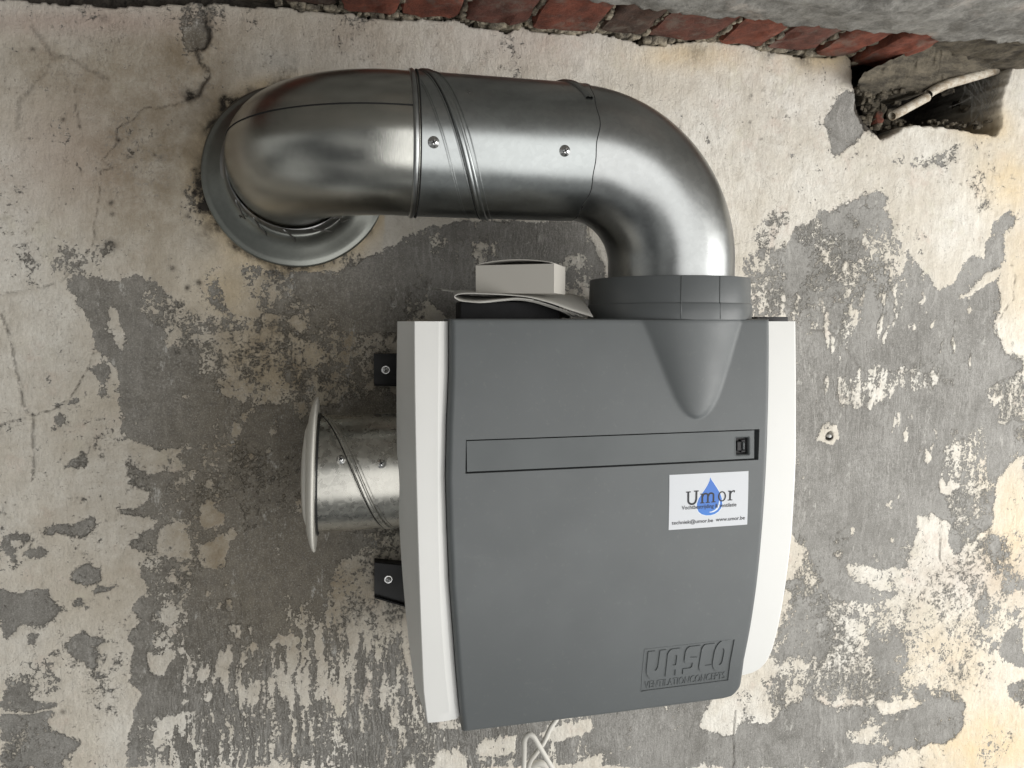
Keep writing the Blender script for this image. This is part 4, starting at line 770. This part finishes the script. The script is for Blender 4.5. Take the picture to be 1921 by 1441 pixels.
# sticker: paper, drop, lettering
sA, sB, sC, sD_ = [P(x, y, .2575) for x, y in ((1255,891),(1404,884),(1401,984),(1253,994))]
def st_uv(a, b):
    t = sA.lerp(sB, a); bt = sD_.lerp(sC, a); q = t.lerp(bt, 1-b); return q.x, q.z
def st_pt(a, b, off): return on_cover(*st_uv(a, b), off)
Vs = []; Fs = []; nn = 17
for j in range(nn):
    for i in range(nn): Vs.append(st_pt(i/(nn-1), j/(nn-1), .00030))
for j in range(nn-1):
    for i in range(nn-1): a = j*nn+i; Fs.append((a, a+1, a+nn+1, a+nn))
bl = [i for i in range(nn)]+[j*nn+nn-1 for j in range(1, nn)]+[(nn-1)*nn+i for i in range(nn-2, -1, -1)]+[j*nn for j in range(nn-2, 0, -1)]
for k in bl: p = Vs[k]; Vs.append((p[0], p[1]+.0004, p[2]))
for k in range(len(bl)): k2 = (k+1) % len(bl); Fs.append((bl[k2], bl[k], nn*nn+k, nn*nn+k2))
stk = mesh('sticker', Vs, Fs, M['sticker'], unit, True, 40); prep(stk, 'white sticker with a blue drop and Umor lettering')
def print_shape(name, splines, mat, off):
    V, Fc = curve_mesh(splines); return mesh(name, [st_pt(v.x, v.y, off) for v in V], Fc, mat, stk, False)
# aspect: sticker is 1.49 wide per 1 high
drop = [(.510, .925), (.525, .875), (.560, .80), (.600, .71), (.640, .61), (.660, .52), (.668, .43), (.655, .345), (.620, .28), (.575, .24), (.520, .222), (.465, .225), (.410, .25), (.368, .30), (.348, .37), (.345, .45), (.365, .54), (.400, .62), (.440, .70), (.475, .78), (.500, .86)]
print_shape('drop_print', [drop], M['blue'], .00036)
halo = [(.51+(x-.51)*1.06, .5+(y-.5)*1.035) for x, y in drop]
print_shape('drop_halo', [halo, drop[::-1]], M['shine'], .00034)
shine = [(.500, .285), (.535, .292), (.570, .315), (.600, .355), (.618, .41), (.626, .47), (.632, .50), (.638, .43), (.630, .37), (.605, .315), (.565, .28), (.520, .272)]
print_shape('drop_shine', [shine], M['shine'], .00040)
def rect(x0, y0, x1, y1): return [(x0, y0), (x1, y0), (x1, y1), (x0, y1)]
ux, uy = .21, .47
def band(pl, w0, w1=None):  # stroke of varying width around a centre line
    pl = [Vector(p) for p in pl]; Lf = []; Rt = []; n = len(pl)
    for i, p in enumerate(pl):
        t = (pl[min(i+1, n-1)]-pl[max(i-1, 0)]); t.y *= .67; t.normalize(); nn_ = Vector((-t.y, t.x)); w = w0 if w1 is None else w0+(w1-w0)*i/(n-1)
        Lf.append((p.x+nn_.x*w, p.y+nn_.y*w*1.49)); Rt.append((p.x-nn_.x*w, p.y-nn_.y*w*1.49))
    return Lf+Rt[::-1]
G_ = []
# capital U with slab serifs
G_ += [rect(.205, .665, .265, .685), rect(.305, .675, .365, .695)]
G_ += [band([(.235, .675), (.235, .53)]+arc(.283, .52, .048, .070, 180, 360, 12)[1:]+[(.335, .53), (.337, .685)], .0125)]
# m
G_ += [rect(.385, .452, .438, .470), rect(.455, .455, .508, .473), rect(.525, .458, .580, .476), rect(.385, .615, .412, .633)]
G_ += [band([(.411, .632), (.411, .46)], .0120), band([(.416, .575)]+arc(.451, .585, .033, .043, 150, 20, 8)+[(.482, .46)], .0110), band([(.487, .580)]+arc(.522, .588, .033, .043, 150, 20, 8)+[(.553, .465)], .0110)]
# r
G_ += [rect(.735, .475, .795, .493), rect(.737, .640, .765, .658), band([(.765, .656), (.765, .485)], .0120), band([(.770, .60), (.785, .637), (.805, .650), (.822, .645)], .0085)]
G_ += [[(.812, .62), (.826, .62), (.828, .66), (.812, .66)]]
for s__ in G_: print_shape('letter_stroke', [s__], M['ink'], .00046)
print_shape('letter_stroke', [arc(.662, .56, .052, .095, 0, 360, 28)[:-1], arc(.662, .56, .033, .073, 0, 360, 28)[:-1]], M['ink'], .00046)
def sticker_text(t, x0, x1, y0, y1, off=.0):
    V, Fc = curve_mesh(None, txt=t, size=1, offset=.011); X = [v.x for v in V]; Yv = [v.y for v in V]; a, b, c, d = min(X), max(X), min(Yv), max(Yv)
    mesh('small_print', [st_pt(x0+(x1-x0)*(v.x-a)/(b-a), y0+(y1-y0)*(v.y-c)/(d-c), .0005) for v in V], Fc, M['ink'], stk, False)
sticker_text('Vochtbestrijding & ventilatie', .155, .850, .335, .430)
sticker_text('techniek@umor.be', .035, .555, .075, .165); sticker_text('www.umor.be', .590, .965, .100, .170)

# white side panels
def panel(name, rows, mat, parent, label=None):
    V = []; Fc = []; n = len(rows[0])
    for r in rows: V += r
    for j in range(len(rows)-1):
        for i in range(n-1): a = j*n+i; Fc.append((a, a+1, a+n+1, a+n))
    Fc.append(tuple(range(n))[::-1]); Fc.append(tuple(range((len(rows)-1)*n, len(rows)*n)))
    o = mesh(name, V, Fc, mat, parent, True, 14)
    if label: prep(o, label)
    return o
def col_interp(tab, y): return np.array([np.interp(y, [r[0] for r in tab], [r[i] for r in tab]) for i in range(1, len(tab[0]))])
# rows: y at the front outer edge, px of back, front-outer, facet, inner edge
LT_ = [(603,745,776,822,842),(700,744,777,823,842),(800,743,778,821,839),(900,745,780,820,838),(1000,749,783,822,840),(1100,755,787,826,845),(1180,761,789,829,850),(1240,767,791,833,855),(1290,774,794,838,860),(1320,780,797,841,863),(1340,789,799,842,865),(1350,795,800,838,866),(1356,800,801.5,832,866)]
rows = []
pf_ = [np.polyfit([q[0] for q in LT_ if q[0] < 1300], [q[i] for q in LT_ if q[0] < 1300], 3) for i in (1, 2, 3)]
for y in list(np.linspace(603, 1290, 30))+[1300,1310,1320,1328,1335,1341,1346,1350,1353,1356]:
    bx, fx, cx, ix = col_interp(LT_, y); k_ = min(1, max(0, (1310-y)/60)); bx, fx, cx = [k_*float(np.polyval(p_, y))+(1-k_)*v_ for p_, v_ in zip(pf_, (bx, fx, cx))]; z = P(fx, y, .225).z; hp = hprof(min(ZT, max(ZB, z)))
    hf = hp-.0075; hi = hp-.0066; k = max(0, (y-1180)/176.0); hb = .190+.01*k**2.2
    xo = Xof(fx, z, hf); xb = Xof(bx, z, hb); xc = Xof(cx, z, hi); xi = xl(z)-.0005
    rows.append([(xi+.0015, -.02, z), (xb+.03, -.02, z), (xb+.028, -(hb-.012), z), (xb+.002, -(hb-.002), z), (xb, -hb, z), (xb*.5+xo*.5-.0005, -(hb+hf)/2, z), (xo-.0002, -(hf-.003), z), (xo+.0001, -(hf-.0010), z), (xo+.0009, -(hf-.0001), z), (xo*.5+xc*.5, -((hf+hi)/2+.0001), z), (xc, -hi, z), (xi-.0045, -(hp-.0082), z), (xi, -(hp-.013), z), (xi+.0015, -(hp-.030), z)])
rows = rows[::-1]; panel('side_panel', rows, M['white'], unit, 'white left side panel with a bevelled front')
RT_ = [(603,1494),(700,1495),(800,1495),(850,1495),(900,1493),(1000,1487),(1100,1475),(1180,1462),(1230,1450),(1255,1440),(1270,1428),(1278,1416),(1283,1400)]
rows = []
for y in list(np.linspace(603, 1220, 28))+[1230,1240,1250,1258,1265,1270,1274,1278,1281,1283]:
    px = float(np.interp(y, [a for a, b in RT_], [b for a, b in RT_])); z = P(px, y, .21).z; hp = hprof(min(ZT, max(ZB, z))); hf = hp-.040; k = max(0, (y-1180)/110.0); hb = .03+.12*min(1, k)**2
    xo = Xof(px, z, hf); xi = interp(z, XRt)-.010
    rows.append([(xi, -(hf-.010), z), (xi, -hf, z), ((xi+xo)/2, -(hf+.0008), z), (xo-.0032, -(hf+.0002), z), (xo-.0012, -(hf-.0008), z), (xo-.0001, -(hf-.003), z), (xo-.0008, -(hf-.02), z), (xo-.012, -(hb+.01), z), (xo-.016, -hb, z), (xi, -hb, z)])
rows = rows[::-1]; panel('side_panel', rows, M['white'], unit, 'white right side panel, narrow and rounded at the bottom')
# dark inner housing
xh0 = Xof(858, .01, .20); zt_ = P(900, 566, .20).z
mesh('inner_housing', *merge([box(xh0+.002, Xof(1048, .01, .20), -.205, -.168, -.38, zt_, .003), box(xl(-.2)+.004, xr(-.2)-.004, -.215, -.003, -.405, ZT-.003, .002)]), M['foam'], unit, True, 35)
x9 = P(1448, 600, .16).x
mesh('rear_tray', *box(x9-.02, P(1478, 600, .16).x, -.16, -.03, ZT-.02, P(1465, 598, .14).z+.0022, .001), M['black'], unit, True, 30)
# collar
zc0 = ZT-.004; zc1 = P(1253, 568, HA+RC*.9).z; zc2 = P(1253, 516, HA+RC*.9).z
colr = mesh('collar', *lathe([(RC+.0012, zc0+.003), (RC+.0012, zc1-.0012), (RC+.0007, zc1-.0003), (RC-.0002, zc1), (RC-.0004, zc1+.001), (RC-.0010, zc2-.0012), (RC-.0016, zc2-.0002), (RC-.0028, zc2), (RC-.0040, zc2-.0008), (RC-.0046, zc2-.004), (RP+.0006, zc2-.008), (RP-.001, zc2-.02)], (XCc, -HA, 0), (0, 0, 1), 128), M['collar'], unit, True, 40); prep(colr, 'grey plastic duct collar on top')
for px in (1277, 1348):
    q = P(px, 545, HA+RC*.95); a = math.asin(max(-1, min(1, (q.x-XCc)/RC))); n_ = Vector((math.sin(a), -math.cos(a), 0)); c = Vector((XCc, -HA, 0))
    mesh('mould_line', *tube([c+n_*(RC+.0010)+Vector((0, 0, zc0+.004)), c+n_*(RC+.0010)+Vector((0, 0, zc1-.001)), c+n_*(RC-.0005)+Vector((0, 0, zc1+.001)), c+n_*(RC-.0011)+Vector((0, 0, zc2-.001))], .0006, 8), M['collar'], colr)
# mounting brackets, each with its screw
def bracket(poly, h0, sc, label):
    a = [P(x, y, h0) for x, y in poly]; b = [Vector((p.x, -.0015, p.z)) for p in a]; n = len(a)
    V = a+b; Fc = [tuple(range(n))]+[(i, i+n, (i+1) % n+n, (i+1) % n) for i in range(n)]
    br = mesh('mounting_bracket', V, Fc, M['black'], unit, False); prep(br, label)
    parts = []
    for i, j in ((0, 1), (2, 3)):
        p, q = a[i], a[j]; parts.append(tube([p+Vector((0, -.006, 0)), q+Vector((0, -.006, 0))], .0007, 6)); w = [p, q, q+Vector((0, -.006, 0)), p+Vector((0, -.006, 0))]; d = Vector((0, 0, -.0012 if i == 0 else .0012))
        parts.append((w+[v+d for v in w], [(0, 1, 2, 3), (7, 6, 5, 4), (3, 2, 6, 7), (0, 3, 7, 4), (1, 5, 6, 2)]))
    mesh('flange', *merge(parts[:2]), M['black'], br, False); mesh('flange', *merge(parts[2:]), M['black'], br, False)
    q = P(*sc, h0); s = mesh('screw', *lathe([(.0056, 0), (.0056, .0008), (.0046, .0010), (.0044, .0009), (.0034, .0010), (.0032, .0028), (.002, .0034), (0, .0035)], (q.x, -h0, q.z), (0, -1, 0), 24), M['screw'], br)
    mesh('cross_recess', *merge([box(q.x-.0020, q.x+.0020, -h0-.0037, -h0-.003, q.z-.0004, q.z+.0004), box(q.x-.0004, q.x+.0004, -h0-.0038, -h0-.003, q.z-.0020, q.z+.0020)]), M['dark'], s, False)
bracket([(701,664),(775,663),(775,724),(701,722)], .010, (723, 694), 'square black bracket above the small duct')
bracket([(702,1053),(775,1060),(775,1139),(702,1118)], .014, (728, 1087), 'black bracket with a slanted lower edge below the small duct')

# ------------------------------------------------------------------ INTAKE STUB and its round valve
HI = .133; ZI = (P(600, 779, HI).z+P(600, 996, HI).z)/2; RI = (P(600, 779, HI).z-P(600, 996, HI).z)/2*.985; XI0 = P(598, 888, HI).x; XI1 = Xof(751, ZI, .165)
stub = empty('intake_duct', (XI0, -HI, ZI), 'short galvanised spiral duct sticking out of the left side of the unit', 'duct')
sp = mesh('spiral_pipe', *tube([(XI0-.004, -HI, ZI), (XI0+.03, -HI, ZI), (XI0+.06, -HI, ZI), (XI1, -HI, ZI)], RI, 112, False), M['stub'], stub)
xt2 = P(603, 779, HI).x+.002
for off, wd, ht in ((0, .0034, .0022), (-.0050, .0008, .0009), (.0060, .0006, .0006)):
    mesh('rib', *helix(xt2+off, .155, RI, wd, ht, -.8, PI+2.2, 0, -HI, ZI, XI0+.0012, XI1, 120), M['stub'], sp)
crease = [(xt2-.0040+.155*ph/(2*PI), -HI-math.sin(ph)*(RI+.0002), ZI+math.cos(ph)*(RI+.0002)) for ph in np.linspace(-.2, 3.3, 70)]
mesh('crease', *tube(crease, .0006, 6), M['dark'], sp)
for t in (.5,): 
    q = P(719, 960, HI+RI*.6); 
screw(639, 862, HI, ZI, RI, stub, .0036); screw(715, 870, HI, ZI, RI, stub, .0036)
VA = Vector((-1, .0, .035)).normalized()
val = empty('air_valve', (XI0-.003, -HI, ZI), 'round cream white air valve disc on the left end of the short duct', 'air valve')
RV = (P(603, 757, HI).z-P(591, 1041, HI).z)/2
mesh('valve_ring', *lathe([(RI-.004, -.001), (RI+.002, -.0005), (RV-.0025, .0000), (RV-.0003, .0003), (RV, .0013), (RV-.0015, .0030), (RV-.008, .0056), (RV-.018, .0082), (RV-.026, .0088), (RV-.030, .0075), (RV-.036, .002)], (XI0-.0020, -HI, ZI), VA, 112), M['valve'], val)
mesh('valve_disc', *lathe([(.012, -.006), (RV-.040, -.003), (RV-.0285, .0085), (RV-.029, .0105), (RV-.036, .0128), (RV-.054, .0150), (.006, .0158), (0, .0158)], (XI0-.0020, -HI, ZI), VA, 96), M['valve'], val)
mesh('seal', *lathe([(RI-.001, -.003), (RI+.003, -.0026), (RI+.0035, -.0012), (RI-.001, -.0006)], (XI0-.0015, -HI, ZI), VA, 96), M['black'], val)

# ------------------------------------------------------------------ booklet and carton lying on the unit
book = empty('folded_booklet', P(980, 575, .15), 'folded white instruction booklet on top of the unit, under the small carton', 'booklet')
HB = .222
def prof_pts(tab, h): return [P(x, y, h) for x, y in tab]
def catmull(pts, n=6):
    out = []; P4 = [pts[0]]+pts+[pts[-1]]
    for i in range(1, len(P4)-2):
        for k in range(n):
            t = k/n; a, b, c, d = P4[i-1], P4[i], P4[i+1], P4[i+2]; out.append(.5*((2*b)+(c-a)*t+(2*a-5*b+4*c-d)*t*t+(3*b-a-3*c+d)*t**3))
    return out+[pts[-1]]
def leaf(tab, h0, h1, dxb, dzb, th=.0004, skew=0, tab2=None):
    f = catmull(prof_pts(tab, h0), 5); b = [p+Vector((dxb, h0-h1, dzb)) for p in f]
    if tab2: b = catmull(prof_pts(tab2, h1), 5)
    V = []; Fc = []; nb = 8
    for j in range(nb+1):
        t = j/nb
        for p, q in zip(f, b): r = p.lerp(q, t); r.z += .0015*math.sin(t*PI); V.append(r)
    n = len(f)
    for j in range(nb):
        for i in range(n-1): a = j*n+i; Fc.append((a, a+1, a+n+1, a+n))
    me_ = mesh('sheet', V, Fc, M['paper'], book); md = me_.modifiers.new('thickness', 'SOLIDIFY'); md.thickness = th; md.offset = 0
    return me_
loopA = [(1000,563.5),(970,560),(940,562.5),(900,566.5),(872,566),(857,562),(852,557),(857,553),(872,551),(905,551.5),(950,553.5),(985,557),(1010,562),(1040,571),(1070,582),(1112,595)]
backA = [(1005,561),(975,557),(945,556),(905,556),(872,554),(856,552),(848,549),(853,546),(868,545),(900,545),(950,546),(990,547),(1020,549),(1050,550),(1072,552),(1088,556)]
leaf(loopA, HB, .12, 0, 0, .0006, 0, backA)
for k, (dy, e) in enumerate(((2.2, 1086), (3.8, 1078), (5.4, 1092), (7.4, 1074))):
    t1 = [(860,563+dy*.2),(900,566.5+dy*.25),(940,562+dy*.4),(970,559.5+dy*.5),(1000,562.5+dy*.6),(1030,570+dy*.8),(1060,581+dy*.8),(e,min(595.5, 589+dy*.9))]
    leaf([(x, min(y, 596)) for x, y in t1], HB-.001*k, .13, .012, -.002, .0003)
# pointed corner of the lower sheet reaching left behind the fold
leaf([(900,551),(872,549.5),(850,547.5),(830,545)], .17, .11, -.004, .004, .0004)
cx0 = P(892, 552, .19); wv = Vector((.0865*math.cos(math.radians(24)), .0865*math.sin(math.radians(24)), 0)); 
al = math.radians(29)
A0 = P(892, 552, .20); wd_ = Vector((math.cos(al), -math.sin(al), 0)); 
# front edge runs from A0 to B0; find its length so that its end falls at x=1039 in the photo
best = min(np.linspace(.04, .14, 400), key=lambda L: abs((lambda p: 960+F*((p.x*c_-(D+p.y)*s_)/(p.x*s_*cp_+(D+p.y)*c_*cp_-p.z*sp_)))(A0+wd_*L)-1039))
dp = Vector((math.sin(al), math.cos(al), 0)); dl = .052; zb0 = P(1039, 550.5, -(A0+wd_*best).y).z; zb1 = P(892, 498, .20).z; zb0 = min(A0.z, zb0)+.0005
B0 = A0+wd_*best; carton = empty('small_carton', (A0+B0)/2, 'small plain white carton lying on the folded booklet on top of the unit', 'carton')
def hexa(a, b, d, z0, z1):
    v = [a, b, b+d, a+d]; return [Vector((p.x, p.y, z0)) for p in v]+[Vector((p.x, p.y, z1)) for p in v]
v = hexa(A0, B0, dp*dl, zb0, zb1)
cb = mesh('box_body', v, [(3, 2, 1, 0), (0, 1, 5, 4), (1, 2, 6, 5), (2, 3, 7, 6), (3, 0, 4, 7)], M['card'], carton, False)
md = cb.modifiers.new('thick', 'SOLIDIFY'); md.thickness = .0006; md.offset = -1; bv = cb.modifiers.new('bevel', 'BEVEL'); bv.width = .0003; bv.segments = 2; bv.limit_method = 'ANGLE'
Vl = []; Fl = []
for j in range(2):
    for i in range(17):
        t = i/16; p = A0.lerp(B0, t)+dp*(dl*j); z = zb1+.0004+.0048*math.sin(t*PI)**.7*(1-.15*j); Vl.append(Vector((p.x, p.y, z)))
for i in range(16): Fl.append((i, i+1, 17+i+1, 17+i))
ld = mesh('lid', Vl, Fl, M['card'], carton); md = ld.modifiers.new('thick', 'SOLIDIFY'); md.thickness = .0006
mesh('inner_flap', [A0+dp*.003+Vector((0, 0, zb1-A0.z-.004)), B0+dp*.003+Vector((0, 0, zb1-B0.z-.004)), B0+dp*.05+Vector((0, 0, zb1-B0.z-.004)), A0+dp*.05+Vector((0, 0, zb1-A0.z-.004))], [(0, 1, 2, 3)], M['inside'], carton, False)

# ------------------------------------------------------------------ power cable under the unit
cab = empty('power_cable', P(1000, 1400, .1), 'white cable looping below the bottom edge of the unit', 'cable')
def cabl(tab, r, name='cord'): pts = catmull([P(*t) for t in tab], 8); return mesh(name, *tube(pts, r, 16), M['cable'], cab)
cabl([(1052,1330,.10),(1043,1350,.105),(1032,1366,.11),(1020,1392,.115),(1006,1412,.12),(996,1426,.12),(990,1445,.12),(985,1480,.12),(985,1560,.10)], .0031)
cabl([(978,1560,.13),(980,1500,.13),(982,1441,.13),(983,1410,.132),(984,1388,.135),(991,1378,.138),(1000,1382,.14),(1010,1398,.142),(1022,1418,.142),(1038,1445,.14),(1060,1480,.135),(1090,1540,.12)], .0031)
mesh('cord_clip', *tube(catmull([P(996, 1447, .118), P(1000, 1437, .12), P(1010, 1432, .122), P(1020, 1436, .122), P(1026, 1450, .12)], 5), .0042, 14), M['cable'], cab)
